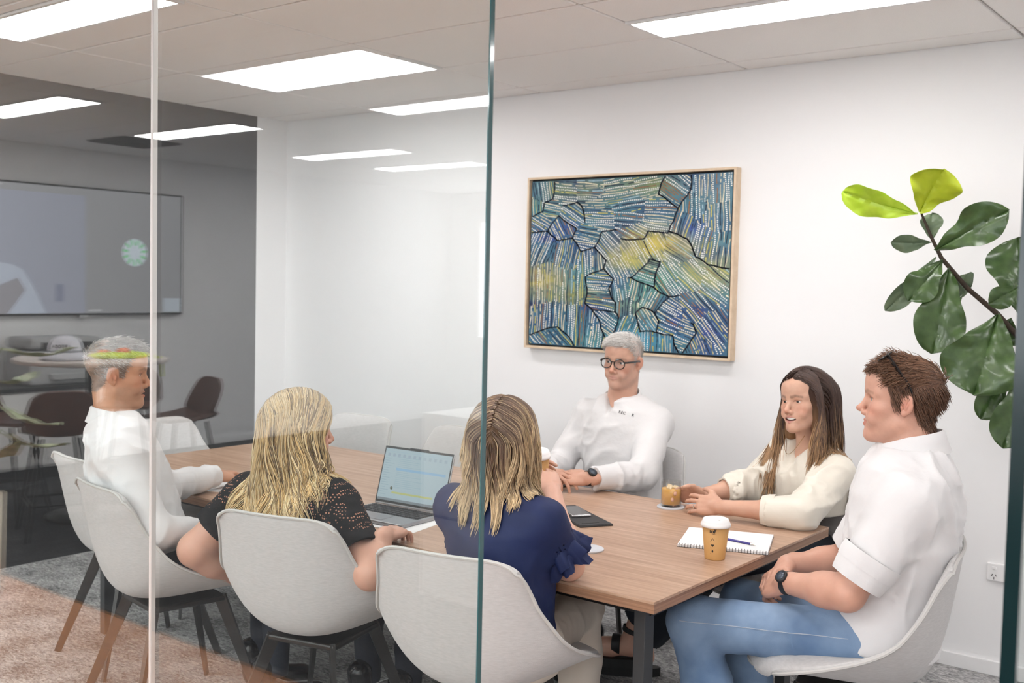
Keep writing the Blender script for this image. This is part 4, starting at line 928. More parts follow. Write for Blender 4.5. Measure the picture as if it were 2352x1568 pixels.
for k in An: shoe(p4, A3((k[0], k[1], 0))-f*.07, A3((k[0], k[1], 0))+f*.22)
def g4(R, rng):
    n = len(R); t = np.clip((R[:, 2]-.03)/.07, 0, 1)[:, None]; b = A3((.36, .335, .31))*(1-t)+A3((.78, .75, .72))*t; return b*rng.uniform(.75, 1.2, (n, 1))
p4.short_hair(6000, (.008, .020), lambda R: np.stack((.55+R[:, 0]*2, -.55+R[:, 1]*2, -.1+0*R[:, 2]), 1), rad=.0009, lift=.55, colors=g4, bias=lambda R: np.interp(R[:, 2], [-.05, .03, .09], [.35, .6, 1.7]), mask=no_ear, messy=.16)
def glasses(per, material, kind='rims', shift=(0, 0, 0), tilt=0.0, name='eyeglasses', lens=None, rx=.0265, rz=.0215):
    R_ = np.array(Matrix.Rotation(tilt, 3, 'Y')); sh_ = A3(shift); T_ = lambda v: tuple(per.wld((R_@A3(v)+sh_)[None])[0]-per.base); mb = MB()
    for s in (1, -1):
        ring = []
        for a in np.linspace(0, 2*PI, 29): 
            c, z = math.cos(a), math.sin(a); ring.append(T_((.1015-.05*abs(.033+rx*c)*.35, s*(.033+rx*c), -.003+rz*z*(1+.06*c))))
        mb.tube(ring, .0024 if kind == 'rims' else .0028, 6, cap=False)
        mb.tube([T_((.0985, s*.058, .006)), T_((.09, s*.07, .007)), T_((.05, s*.0775, .006)), T_((.0, s*.079, .006)), T_((-.022, s*.077, -.002)), T_((-.035, s*.075, -.02))], .0026 if kind == 'rims' else .0036, 6, squash=(1, 1.8))
    mb.tube([T_((.1015, .009, .004)), T_((.1045, 0, .007)), T_((.1015, -.009, .004))], .0022, 6); o = mb.build(name, material, per.root, True)
    for s in (1, -1):
        P = [[T_((.1010-.05*abs(.033+rx*c*r)*.35, s*(.033+rx*c*r), -.003+rz*z*r)) for c, z in ((math.cos(a), math.sin(a)) for a in np.linspace(0, 2*PI, 25))] for r in (.02, .5, .96)]
        MB().slab(P, .0012).build('lens', lens, o, True)
    return o
BLKP = mat('black_acetate', (.012, .011, .011), rough=.2, coat=.3)
def thin_lens(name, tint, refl):
    m = bpy.data.materials.new(name); m.use_nodes = True; nt = m.node_tree; N_, L_ = nt.nodes, nt.links; N_.remove(N_['Principled BSDF']); t = N_.new('ShaderNodeBsdfTransparent'); t.inputs[0].default_value = (*tint, 1); g = N_.new('ShaderNodeBsdfGlossy'); g.inputs['Roughness'].default_value = .02
    x = N_.new('ShaderNodeMixShader'); x.inputs[0].default_value = refl; L_.new(t.outputs[0], x.inputs[1]); L_.new(g.outputs[0], x.inputs[2]); L_.new(x.outputs[0], N_['Material Output'].inputs['Surface']); return m
go = glasses(p4, BLKP, lens=thin_lens('clear_lens', (.97, .97, .97), .05)); go['label'] = 'round black-rimmed eyeglasses'
# lettering on the chest
def letters_on(per, VQ, body, size, C, right, up, out, material, name='lettering', spacing=1.25, bold=.0):
    V, Fc = text_mesh(body, size, spacing=spacing, bold=bold); bv = BVHTree.FromPolygons([tuple(v) for v in VQ[0]], [tuple(int(i) for i in q) for q in VQ[1]]); r, u, o = A3(right), A3(up), A3(out); W = []
    for x, y, z in V:
        p = A3(C)+r*x+u*y; hit = bv.ray_cast(Vector(p+o*.15), Vector(-o), .4); W.append((A3(hit[0])+o*.0022 if hit[0] is not None else p)-per.base)
    return mesh_from(name, W, Fc, material, per.root)
INK = mat('dark_embroidery', (.045, .045, .05), rough=.8); INK2 = mat('pale_embroidery', (.66, .68, .67), rough=.8)
LC = at_y(1428, 949, 3.86); rt = A3((.93, .05, -.14)); rt /= np.linalg.norm(rt); upv = A3((.16, .1, .98)); outv = A3((.0, -1, .1))
letters_on(p4, p4.shirt_VQ, 'REC', .0165, LC-rt*.0145, rt, upv, outv, INK, spacing=1.3, bold=.0003); letters_on(p4, p4.shirt_VQ, 'O', .0165, LC+rt*.0165, rt, upv, outv, INK2); letters_on(p4, p4.shirt_VQ, 'R', .0165, LC+rt*.034, rt, upv, outv, INK, bold=.0003)

# ===== laughing woman in the cream shirt
yw = math.radians(-118); f, l = yawdir(yw)
N = at_y(1862, 1012, 3.84); Pel = A3((-1.64, 3.95, .56))
p5 = Person('laughing woman with long brown hair in a cream shirt, hands on the iced drink', dict(base=(-1.64, 3.95), H=at_y(1848, 921, 3.79), N=N, hyaw=math.radians(-107), hpitch=-.02, hroll=.10, hs=.93,
    head=dict(skin=(.61, .365, .265), hair=(.075, .045, .035), browcol=(.12, .07, .05), smile=1.0, open=.85, neck=.045, jaw=.96, nose=.92, gaze=(.0, .0), lip=(.6, .27, .24), brow=.8, part=.012)))
p5.head().eyes()
S_r = N-l*.152+A3((0, 0, -.095)); S_l = N+l*.152+A3((0, 0, -.095)); E_r = at_y(1712, 1118, 3.80); E_l = at_z(1838, 1178, .785); GL = at_z(1537, 1166, T_Z); W_r = at_y(1612, 1136, 3.64); W_l = at_z(1652, 1164, .775)
fw = GL+A3((.03, -.045, .045))-W_l; hd = hand_prims(W_l, fw, (.25, -.85, .45), -1, [(14, 22, 14), (14, 22, 14), (14, 24, 14), (12, 26, 14)], ((.05, .052, -.012), (.075, .066, -.02), (.1, .07, -.03)), sc=.93)[0]; p5.arm(S_l, E_l, W_l, hd, .044, .039, .0245, start=.3)
fw = GL+A3((.01, .052, .05))-W_r; hd = hand_prims(W_r, fw, (-.1, .9, .3), 1, [(20, 34, 22), (22, 36, 22), (24, 38, 22), (26, 38, 22)], sc=.93)[0]; p5.arm(S_r, E_r, W_r, hd, .044, .039, .0245, start=.3)
# bare feet in the sandals
FT = [(at_z(1528, 1552, .0), at_z(1372, 1540, .0), .03), (at_z(1535, 1520, .09), at_z(1338, 1500, .09), .0)]
FEET = []
for hh, tt, zz in FT:
    d = tt-hh; d /= np.linalg.norm(d); hh = tt-d*.24; b = A3((0, 0, .04+zz)); s_ = np.cross((0, 0, 1), d)
    P = [Cap(hh+d*.045+b, hh+d*.15+b+A3((0, 0, .005)), .032, .03, k=.03), Cap(hh+d*.13+b+A3((0, 0, -.004)), hh+d*.2+b+A3((0, 0, -.012)), .034, .026, k=.03), Cap(hh+d*.06+b+A3((0, 0, .02)), hh+d*.02+b+A3((0, 0, .14)), .033, .033, k=.03)]
    for i in range(5): P.append(Cap(hh+d*.19+b+s_*(.024-.012*i)+A3((0, 0, -.016)), hh+d*(.236-.006*i)+b+s_*(.027-.013*i)+A3((0, 0, -.022)), .0095-.0008*i, .008-.0006*i, k=.003))
    V, Q = surf(P, .004); p5.part('foot', V, Q, SKIN, body_color(V, (.55, .32, .24))); FEET.append((hh, d, s_, b))
p5.finish()
SAND = mat('black_sandal', (.010, .010, .011), rough=.55)
for hh, d, s_, b in FEET:
    poly = []
    for a in np.linspace(0, 2*PI, 28, endpoint=False): c, q = math.cos(a), math.sin(a); poly.append(hh+d*(.122+.135*c)+s_*(q*(.043+.006*c)))
    so = MB(); A_ = [so.bm.verts.new(Vector(p_-p5.base+b+A3((0, 0, -.07)))) for p_ in poly]; B_ = [so.bm.verts.new(Vector(p_-p5.base+b+A3((0, 0, -.036)))) for p_ in poly]
    so.bm.faces.new(A_[::-1]); so.bm.faces.new(B_)
    for i in range(28): so.bm.faces.new((A_[i], A_[(i+1) % 28], B_[(i+1) % 28], B_[i]))
    so = so.build('sandal', SAND, p5.root); so['label'] = 'black platform sandal with broad straps'
    for t, w, hgt, rad in ((.19, .03, -.012, .0365), (.105, .034, .012, .038), (.045, .02, .075, .036)):
        wrap_ring(p5, 'strap', hh+d*t+b+A3((0, 0, hgt)), d if hgt < .05 else A3((0, 0, 1))-d*.3, rad, w, .003, SAND, ref=s_, parent=so)
sh = [Loft(Pel, N, l, scaled(FEM, 1.14, 1.14), k=.04)]+shoulder_prims(N, S_r, .052)+shoulder_prims(N, S_l, .052)+sleeve(S_r, E_r, W_r, .06, .056, .047, .42)+sleeve(S_l, E_l, W_l, .063, .06, .048, .4)
e1 = E_l+(W_l-E_l)*.4; e2 = E_r+(W_r-E_r)*.42
sh += [Cap(E_l+(W_l-E_l)*.25, W_l, .044, .044, k=.003, op='-'), Cap(E_r+(W_r-E_r)*.25, W_r, .044, .044, k=.003, op='-'), Cap(N+A3((0, 0, -.03)), p5.HO, .055, .05, k=.01, op='-'), Cap(N+f*.06+A3((0, 0, .0)), N+f*.135+A3((0, 0, -.13)), .05, .008, k=.02, op='-'), Ell((GL[0], GL[1], T_Z-.245), (3, 3, .247), k=.004, op='-')]
p5.cloth('shirt', sh, CREAM, amp=.016, freq=13, seed=5)
collar(p5, N+A3((0, 0, .004)), yw, .076, .074, CREAM, tilt=.075, stand=.03, leaf=.055, pt=.03, span=138, lean=.1, spreadf=.032)
band_cuff(p5, E_r+(W_r-E_r)*.3, e2+(W_r-E_r)*.08, .056, .052, CREAM); band_cuff(p5, E_l+(W_l-E_l)*.30, e1+(W_l-E_l)*.06, .057, .05, CREAM)
ring_c = hand_prims(W_l, GL+A3((.03, -.045, .045))-W_l, (.25, -.85, .45), -1, [(14, 22, 14)]*4, sc=.93)[2]
wrap_ring(p5, 'finger_ring', ring_c((.106, -.013, -.008)), GL-W_l, .0088, .004, .001, mat('ring_silver', (.8, .78, .74), rough=.15, metal=1))
hips = [Pel+f*.44+l*.07, Pel+f*.42-l*.08]
An = [FEET[0][0]+FEET[0][1]*.03+A3((0, 0, .16)), FEET[1][0]+FEET[1][1]*.03+A3((0, 0, .16))]
p5.cloth('trousers', legs(Pel, yw, hips, An, .085, .066, .06), DNAVY, h=.009, amp=.004)
neckl = mat('gold_chain', (.75, .55, .3), rough=.25, metal=1); pts = []
for a in np.linspace(-1, 1, 17): pts.append(tuple(N+f*(.075+.03*(1-a*a))+l*.055*a+A3((0, 0, .03-.075*(1-a*a)))-p5.base))
MB().tube(pts, .0011, 5).build('necklace', neckl, p5.root, True)
mass = [Ell(p5.wld((-.02, 0, .036)), (.1, .086, .093), p5.HM, k=.02), Cap(p5.wld((-.05, 0, 0)), p5.wld((-.07, 0, -.16)), .07, .06, k=.05), Cap(p5.wld((-.005, .068, .03)), p5.wld((.005, .07, -.13)), .022, .026, k=.03), Cap(p5.wld((-.005, -.068, .03)), p5.wld((.005, -.07, -.13)), .022, .024, k=.03)]
cut = [Ell(p5.wld((.085, .003, -.045)), (.078, .064, .138), p5.HM, k=.01, op='-')]
V, Q = surf(mass+cut, .0055); tz = np.clip((p5.loc(V)[:, 2]+.18)/.2, 0, 1)[:, None]; hm = p5.part('hair_mass', V, Q, HAIRB, (A3((.22, .12, .06))*(1-tz)+A3((.06, .036, .028))*tz)*(1+.2*pnoise(V*A3((1, 1, .15)), 120)[:, None])); hm['label'] = 'brown hair beneath the loose strands'
def brun(R, P, L, rng, near):
    n, K = P.shape[:2]; t = np.clip((np.linspace(0, 1, K)[None, :]+rng.normal(0, .1, (n, 1))-.42)/.5, 0, 1)[..., None]; dk = (A3((.085, .05, .04))*rng.uniform(.55, 1.3, (n, 1)))[:, None]; lt = (A3((.50, .30, .155))*rng.uniform(.6, 1.2, (n, 1)))[:, None]; return dk*(1-t)+lt*t
p5.long_hair(3400, (.36, .46), mass+cut+[q for q in sh if q.op == '+']+[Ell(p5.wld((.045, 0, -.03)), (.062, .078, .12), p5.HM, k=.01)], brun, part_y=.012, rad=.0016, seed=12, clumps=80, clump=.12, back=1.3, wave=.015, spread=.09, mask=lambda q: scalp_mask(q, .012), xstop=lambda R: np.where(R[:, 0] > .012, .012, -.05))

# ===== young man in jeans at the end of the table
yw = math.radians(196); f, l = yawdir(yw)
N = at_y(2098, 1030, 3.12); Pel = A3((-1.02, 3.10, .57))
p6 = Person('brown-haired man in white shirt and blue jeans, sunglasses on his head', dict(base=(-1.02, 3.10), H=at_y(2072, 918, 3.13), N=N, hyaw=math.radians(197), hpitch=-.02, hroll=0, hs=1.04,
    head=dict(skin=(.59, .335, .25), hair=(.10, .05, .032), browcol=(.2, .12, .08), smile=.45, stubble=(.48, .29, .22), stubw=.25, neck=.06, jaw=1.05, nose=1.08, tipz=-.031, iris=(.1, .12, .12))))
p6.head().eyes()
S_l = N+l*.182+A3((0, 0, -.125)); S_r = N-l*.182+A3((0, 0, -.125)); E_l = at_y(1945, 1362, 2.86); W_l = at_y(1803, 1338, 2.93); E_r = at_y(1935, 1290, 3.28); W_r = at_y(1808, 1296, 3.12)
HL = at_y(1735, 1350, 3.0)
hdl = hand_prims(W_l, HL-W_l+A3((0, .0, .0)), (-.1, -.7, .7), -1, [(30, 40, 25), (32, 42, 25), (34, 44, 25), (36, 46, 25)])[0]; p6.arm(S_l, E_l, W_l, hdl, .054, .047, .03, start=.35)
hdr = hand_prims(W_r, at_y(1745, 1335, 3.0)-W_r, (-.3, .5, .8), 1, [(25, 35, 20), (28, 38, 22), (30, 40, 22), (32, 42, 22)])[0]; p6.arm(S_r, E_r, W_r, hdr, .054, .047, .03, start=.35)
p6.finish()
c_l = S_l+(E_l-S_l)*.80; c_r = S_r+(E_r-S_r)*.82
sh = [Loft(Pel+A3((0, 0, -.03)), N, l, scaled(MALE, 1.12, 1.2), k=.04)]+shoulder_prims(N, S_l, .057)+shoulder_prims(N, S_r, .057)+[Cap(S_l, c_l, .074, .074, k=.04, cut1=True), Cap(S_r, c_r, .074, .072, k=.04, cut1=True), Cap(c_l-(E_l-S_l)*.1, E_l, .056, .056, k=.003, op='-'), Cap(c_r-(E_r-S_r)*.1, E_r, .056, .056, k=.003, op='-'), Cap(N+A3((0, 0, -.03)), p6.HO, .056, .05, k=.01, op='-')]
p6.cloth('shirt', sh, WSHIRT, amp=.017, freq=11, seed=6)
collar(p6, N+A3((0, 0, .004)), yw, .076, .08, WSHIRT, tilt=.035, stand=.052, leaf=.055, pt=.04, span=150, lean=.15, spreadf=.02)
for S_, E_ in ((S_l, E_l), (S_r, E_r)):
    d_ = E_-S_; band_cuff(p6, S_+d_*.68, S_+d_*.86, .080, .072, WSHIRT, 'rolled_cuff', .01); band_cuff(p6, S_+d_*.58, S_+d_*.72, .084, .081, WSHIRT, 'rolled_cuff', .01)
watch(p6, W_l+(E_l-W_l)*.06, W_l-E_l, (-.1, -.75, .65), .0305, .018)
Lk = at_y(1590, 1425, 2.84); Rk = Lk+A3((.02, .30, -.01)); La = A3((Lk[0]+.10, Lk[1]+.06, .10)); Ra = A3((Rk[0]+.10, Rk[1]-.05, .10))
p6.cloth('jeans', legs(Pel+A3((0, 0, -.01)), yw, [Lk, Rk], [La, Ra], .092, .072, .058, pel=(.13, .175, .11)), JEANS, h=.007, amp=.007, freq=10, seed=9)
seam = []; bv = BVHTree.FromPolygons([tuple(v) for v in p6.jeans_VQ[0]], [tuple(int(i) for i in q) for q in p6.jeans_VQ[1]])
hipL = Pel+l*.085
for t in np.linspace(.12, 1, 22):
    c = hipL*(1-t)+Lk*t; h_ = bv.ray_cast(Vector(c+A3((0, -.3, .03))), Vector((0, 1, -.05)), .6)
    if h_[0] is not None: seam.append(tuple(A3(h_[0])+A3((0, -.0008, 0))-p6.base))
if len(seam) > 3: MB().tube(seam, .0013, 5).build('side_seam', STITCH, p6.root, True)
for k in (La, Ra): shoe(p6, A3((k[0], k[1], 0))-f*.07, A3((k[0], k[1], 0))+f*.22)
def g6(R, rng):
    n = len(R); b = A3((.16, .082, .05))*rng.uniform(.5, 1.5, (n, 1)); w = (rng.random((n, 1)) < .25); return np.where(w, A3((.26, .14, .085))*rng.uniform(.7, 1.1, (n, 1)), b)
p6.short_hair(6500, (.024, .044), lambda R: np.stack((np.where(R[:, 2] > .05, .55-R[:, 0]*5, -.55), R[:, 1]*3, np.where(R[:, 2] > .05, -.15, -1.0)), 1), rad=.0011, lift=.3, colors=g6, bias=lambda R: np.interp(R[:, 2], [-.06, .03, .09], [.75, .85, 1.0])*np.interp(R[:, 0], [.03, .06], [1, .5]), mask=no_ear, messy=.2)
go = glasses(p6, BLKP, 'shades', shift=(-.012, 0, .042), tilt=-.92, name='sunglasses', lens=thin_lens('smoked_lens', (.06, .06, .06), .12), rx=.03, rz=.021); go['label'] = 'black sunglasses pushed up on the hair'
# ---------------------------------------------------------------- the painting
def painting():
    x0, x1, z0, z1 = -3.500, -2.280, 1.217, 2.125; cx, cz = (x0+x1)/2, (z0+z1)/2; W, Hh = x1-x0, z1-z0
    e = empty('framed_painting', (cx, YW, z0), 0, 'abstract blue and green dot and line painting in a pale oak frame', 'painting')
    OAK = wood_mat('pale_oak_frame', (.62, .46, .31), (.72, .56, .40), (.80, .65, .48), rough=.5, axis=(2, 2, 2), ring=6)
    for s in (-1, 1):
        MB().box((s*(W/2-.006), -.026, Hh/2), (.012, .052, Hh), bevel=.001, seg=1).build('frame_side', OAK, e)
        MB().box((0, -.026, Hh/2+s*(Hh/2-.006)), (W-.024, .052, .012), bevel=.001, seg=1).build('frame_side', OAK, e)
    MB().box((0, -.012, Hh/2), (W-.024, .02, Hh-.024)).build('shadow_gap', mat('frame_gap_black', (.01, .01, .012), rough=.7), e)
    w, h = W-.044, Hh-.044; rng = np.random.default_rng(4)
    def uv(x, y): return ((x-115)/1440*w-w/2, Hh/2+h/2-(y-125)/1270*h)       # picture units -> canvas metres
    def bg(P):
        q = np.c_[P[:, 0]*1.0, P[:, 1]*1.0, P[:, 0]*0]; n1 = pnoise(q*A3((.0035, .008, 1)), 1, 1); n2 = pnoise(q*A3((.012, .02, 1)), 1, 2); n3 = pnoise(q*A3((.004, .004, 1)), 1, 5); n4 = pnoise(q*A3((.03, .05, 1)), 1, 7)
        t = np.clip(.5+.5*n1+.25*n2, 0, 1)[:, None]; c = A3((.02, .06, .19))*(1-t)+A3((.075, .24, .27))*t
        def add(cx_, cy_, rx, ry, col, wt):
            nonlocal c
            g = (wt*np.exp(-((P[:, 0]-cx_)/rx)**2-((P[:, 1]-cy_)/ry)**2)*(1+.6*n2+.3*n4)).clip(0, 1)[:, None]; c = c*(1-g)+A3(col)*g
        for a in ((450, 210, 260, 110, (.13, .19, .10), .8), (1000, 190, 200, 80, (.22, .26, .09), .8), (1060, 620, 230, 110, (.55, .45, .10), .95), (870, 730, 170, 70, (.45, .42, .12), .8), (1420, 820, 190, 120, (.42, .41, .14), .7), (200, 900, 180, 110, (.42, .36, .10), .8), (420, 1010, 240, 60, (.20, .23, .08), .7), (900, 1080, 150, 70, (.22, .3, .16), .7), (1330, 480, 130, 90, (.03, .07, .28), .8), (1450, 300, 120, 200, (.18, .28, .33), .6), (400, 480, 120, 60, (.025, .06, .27), .8), (250, 560, 160, 60, (.03, .07, .26), .7), (1190, 1200, 120, 110, (.015, .04, .2), .8), (1440, 1290, 120, 170, (.02, .035, .22), .8), (1000, 1300, 170, 80, (.06, .3, .45), .8), (150, 1090, 160, 30, (.01, .03, .13), .9), (600, 1090, 80, 40, (.01, .03, .16), .8), (1060, 880, 150, 90, (.06, .22, .17), .8), (960, 960, 120, 100, (.12, .3, .26), .7), (1350, 200, 180, 60, (.1, .16, .28), .5), (800, 1200, 120, 60, (.05, .22, .24), .7)): add(*a)
        return np.clip(c*(1+.22*n4)[:, None], 0, 1)
    nx, ny = 150, 110; X, Y = np.meshgrid(np.linspace(115, 1555, nx), np.linspace(125, 1395, ny)); Pp = np.c_[X.ravel(), Y.ravel()]
    V = [(*uv(a, b)[:1], -.0385, uv(a, b)[1]) for a, b in Pp]; Q = [(i*nx+j, (i+1)*nx+j, (i+1)*nx+j+1, i*nx+j+1) for i in range(ny-1) for j in range(nx-1)]
    PAINT = mat('acrylic_paint', rough=.55, attr=True, bump=.3, bscale=160, bdist=.001)
    cv = mesh_np('canvas', V, Q, PAINT, e, True, bg(Pp))
    sd = MB().box((0, -.03, Hh/2), (w, .016, h)).build('canvas_edge', mat('canvas_black', (.012, .015, .025), rough=.8), cv)
    anc = [(200, 230, 80), (150, 330, 88), (380, 230, 8), (560, 230, 4), (780, 220, -6), (1000, 200, -8), (1160, 250, 38), (1400, 250, 89), (1450, 450, 88), (1320, 350, 89), (180, 420, 32), (260, 350, 12), (370, 480, 62), (430, 400, 35), (650, 420, 4), (600, 330, 2), (880, 330, -8), (870, 430, 6), (1080, 350, 3), (1080, 450, 8), (900, 520, 30), (560, 560, 12), (700, 640, 48), (900, 640, 58), (1050, 620, 60), (1200, 640, 36), (1250, 480, 105), (1370, 560, 101), (1480, 640, 95), (200, 600, 112), (400, 680, 100), (600, 730, 86), (780, 800, 60), (900, 760, 60), (300, 900, 90), (450, 950, 90), (200, 950, 90), (680, 900, 4), (690, 1000, 4), (700, 1070, 10), (800, 950, 80), (700, 1150, 36), (1000, 850, 18), (1120, 880, 55), (950, 950, 100), (1050, 1030, 115), (880, 1080, 95), (1300, 850, 45), (1450, 900, 40), (1350, 1050, 48), (1450, 1200, 54), (1150, 1100, 30), (1180, 1200, 24), (1260, 1290, 18), (250, 1200, 92), (450, 1200, 91), (600, 1200, 95), (300, 1345, 45), (900, 1190, 112), (1000, 1170, 55), (1000, 1330, 88), (1150, 1330, 88), (1350, 1350, 68)]
    AN = np.array([a[:2] for a in anc], float)
    def cell(p):
        wp = p+14*np.c_[pnoise(np.c_[p*.012, p[:, :1]*0], 1, 3), pnoise(np.c_[p*.012, p[:, :1]*0], 1, 9)]; d = ((wp[:, None]-AN[None])**2).sum(-1); return d.argmin(1)
    SV, SQ, SC = [], [], []
    def quad(c, d, hl, hw, col, lift):
        n = A3((-d[1], d[0])); i0 = len(SV)
        for s, t in ((-1, -1), (1, -1), (1, 1), (-1, 1)):
            q = c+d*hl*s+n*hw*t; q[0] = min(max(q[0], 117), 1553); q[1] = min(max(q[1], 127), 1393); a = uv(*q); SV.append((a[0], -.0385-lift, a[1])); SC.append(col)
        SQ.append((i0, i0+1, i0+2, i0+3))
    cols = [((.78, .72, .54), .38), ((.62, .56, .17), .2), ((.40, .58, .66), .1), ((.008, .022, .06), .22), ((.33, .17, .09), .1)]
    pc = np.cumsum([c[1] for c in cols]); pc /= pc[-1]
    for i, (ax_, ay_, an) in enumerate(anc):
        a = math.radians(an); d = A3((math.cos(a), math.sin(a))); n = A3((-d[1], d[0])); k = -190; row = 0
        while k < 190:
            k += rng.uniform(15, 23); row += 1; t = np.arange(-220, 220, 7.0); fan = 1+.0012*t*rng.normal(0, .4)
            wob = 2.5*np.sin(t*.03+rng.uniform(0, 6)); P = A3((ax_, ay_))+np.outer(t, d)+np.outer(k*fan+wob, n)
            ok = (cell(P) == i) & (P[:, 0] > 120) & (P[:, 0] < 1550) & (P[:, 1] > 130) & (P[:, 1] < 1390)
            ty = rng.random(); col = A3(cols[int(np.searchsorted(pc, rng.random()))][0])*rng.uniform(.8, 1.15); dot = ty < .3; skip = 0; hw = rng.uniform(2.2, 4.2)
            if dot:
                for p in P[ok][::2] if True else []: quad(p+rng.normal(0, .6, 2), d, 4.3, 4.3, A3((.86, .86, .82)), .0014)
            else:
                for p in P[ok]:
                    if skip > 0: skip -= 1; continue
                    if rng.random() < .045: skip = rng.integers(1, 4); continue
                    quad(p, d, 4.2, hw*rng.uniform(.8, 1.15), np.clip(col*rng.uniform(.85, 1.1), 0, 1), .0009)
    G = np.stack(np.meshgrid(np.arange(120, 1552, 4.0), np.arange(130, 1392, 4.0)), -1).reshape(-1, 2); cl = cell(G); cr = cell(G+A3((4, 0))); cd = cell(G+A3((0, 4))); ang = np.array([a[2] for a in anc], float)
    def diff(a, b): q = np.abs(ang[a]-ang[b]) % 180; return np.minimum(q, 180-q)
    for p, hit in zip(G, ((cl != cr) & (diff(cl, cr) > 24)) | ((cl != cd) & (diff(cl, cd) > 24))):
        if hit: quad(p+2, A3((.8, .6)), 4.4, 3.6, A3((.006, .014, .04)), .0018)
    st = mesh_np('brush_strokes', SV, np.array(SQ), PAINT, cv, False, np.array(SC)); st['kind'] = 'stuff'
painting()

# ---------------------------------------------------------------- fiddle-leaf fig
def leaf_mesh(name, base, tip, width, side, droop, material, parent, seed, waist=.35, n=27, m=13, fold=.12):
    base, tip, side = A3(base), A3(tip), A3(side); ax = tip-base; L = np.linalg.norm(ax); t_ = ax/L; side = side-t_*(side@t_); side /= np.linalg.norm(side); nn = np.cross(t_, side); rg = np.random.default_rng(seed); ph = rg.uniform(0, 6, 3); P = []; C = []
    for i in range(n):
        t = i/(n-1); wd = width*.5*(math.sin(PI*min(1, t**1.35))**.62*(.62+.5*t) if 0 < t < 1 else .02); wd *= 1-waist*.35*math.exp(-((t-.38)/.13)**2)
        c = base+ax*t+nn*droop*L*math.sin(PI*t)*.5; row = []
        for j in range(m):
            u = -1+2*j/(m-1); rf = .06*width*math.sin(9*t+ph[0]+2*u)*abs(u)**1.5+.035*width*math.sin(19*t+ph[1])*abs(u)**2; vein = .02*width*(abs(math.sin(t*17-abs(u)*4.5))**.6)-.035*width*math.exp(-(u/.09)**2)
            row.append(tuple(c+side*wd*u+nn*(fold*wd*abs(u)*1.4+rf+vein*(1-abs(u)*.4))))
        P.append(row)
    return MB().slab(P, .0007).build(name, material, parent, True)
def leaf_mat(name, c, vein, rough=.3, back=None):
    m = bpy.data.materials.new(name); m.use_nodes = True; nt = m.node_tree; N_, L_ = nt.nodes, nt.links; p = N_['Principled BSDF']; p.inputs['Roughness'].default_value = rough; p.inputs['Coat Weight'].default_value = .15
    tc = N_.new('ShaderNodeTexCoord'); nz = N_.new('ShaderNodeTexNoise'); nz.inputs['Scale'].default_value = 22; nz.inputs['Detail'].default_value = 5; L_.new(tc.outputs['Object'], nz.inputs['Vector']); r = N_.new('ShaderNodeValToRGB'); e = r.color_ramp.elements; e[0].position = .35; e[0].color = (*c, 1); e[1].position = .75; e[1].color = (*vein, 1); L_.new(nz.outputs['Fac'], r.inputs['Fac']); L_.new(r.outputs['Color'], p.inputs['Base Color']); return m
LF = leaf_mat('fig_leaf', (.034, .070, .018), (.075, .135, .04), .3); LFB = leaf_mat('fig_leaf_young', (.40, .62, .02), (.55, .74, .06), .4); LFY = leaf_mat('fig_leaf_new', (.42, .52, .01), (.52, .6, .03), .45); LFG = leaf_mat('fig_leaf_back', (.10, .15, .085), (.16, .21, .12), .5)
BARK = mat('fig_stem', (.05, .032, .02), rough=.8, var=.4, vscale=60, bump=.5, bscale=90)
POT = (-.50, 4.22)
fe = empty('fiddle_leaf_fig', (POT[0], POT[1], 0), 0, 'tall fiddle-leaf fig with two lime green new leaves leaning across the wall', 'plant'); FB = A3((POT[0], POT[1], 0))
stem = [A3((POT[0], POT[1], .32)), A3((POT[0]-.03, POT[1]+.02, .8)), A3((-.72, 4.22, 1.18))]+[at_y(x, y, Yy) for x, y, Yy in ((2340, 775, 4.22), (2290, 720, 4.22), (2222, 662, 4.2), (2162, 592, 4.18), (2137, 540, 4.16), (2113, 482, 4.15))]
MB().tube([tuple(s-FB) for s in stem], [.016, .014, .012, .0105, .010, .009, .008, .006, .004], 8).build('stem', BARK, fe, True)
LV = [((2108, 490), (1935, 440), 74, LFB, .12, 4.15, 4.08, .5), ((2112, 488), (2168, 388), 112, LFY, -.05, 4.14, 4.10, -.35), ((2140, 556), (2046, 556), 42, LFG, .15, 4.15, 4.08, .4), ((2140, 552), (2140, 490), 48, LFG, .1, 4.17, 4.2, 0), ((2148, 575), (2318, 482), 92, LF, .16, 4.14, 4.1, .2), ((2150, 590), (2033, 714), 46, LFG, .22, 4.15, 4.08, .3), ((2165, 598), (2086, 692), 74, LF, .15, 4.12, 4.02, 0), ((2180, 615), (2142, 812), 112, LF, .12, 4.14, 4.06, .15), ((2190, 640), (2230, 660), 60, LFG, .1, 4.2, 4.24, .2), ((2213, 672), (2172, 745), 18, LF, .1, 4.2, 4.16, 0),
      ((2292, 722), (2236, 908), 172, LF, .1, 4.16, 4.06, -.1), ((2345, 655), (2270, 698), 52, LF, .15, 4.16, 4.1, .2), ((2340, 720), (2338, 545), 130, LF, .1, 4.24, 4.3, .1), ((2312, 860), (2252, 962), 66, LF, .12, 4.2, 4.12, .2), ((2350, 860), (2304, 1030), 92, LF, .16, 4.2, 4.1, .25), ((2322, 730), (2300, 790), 70, LF, .1, 4.24, 4.26, .1)]
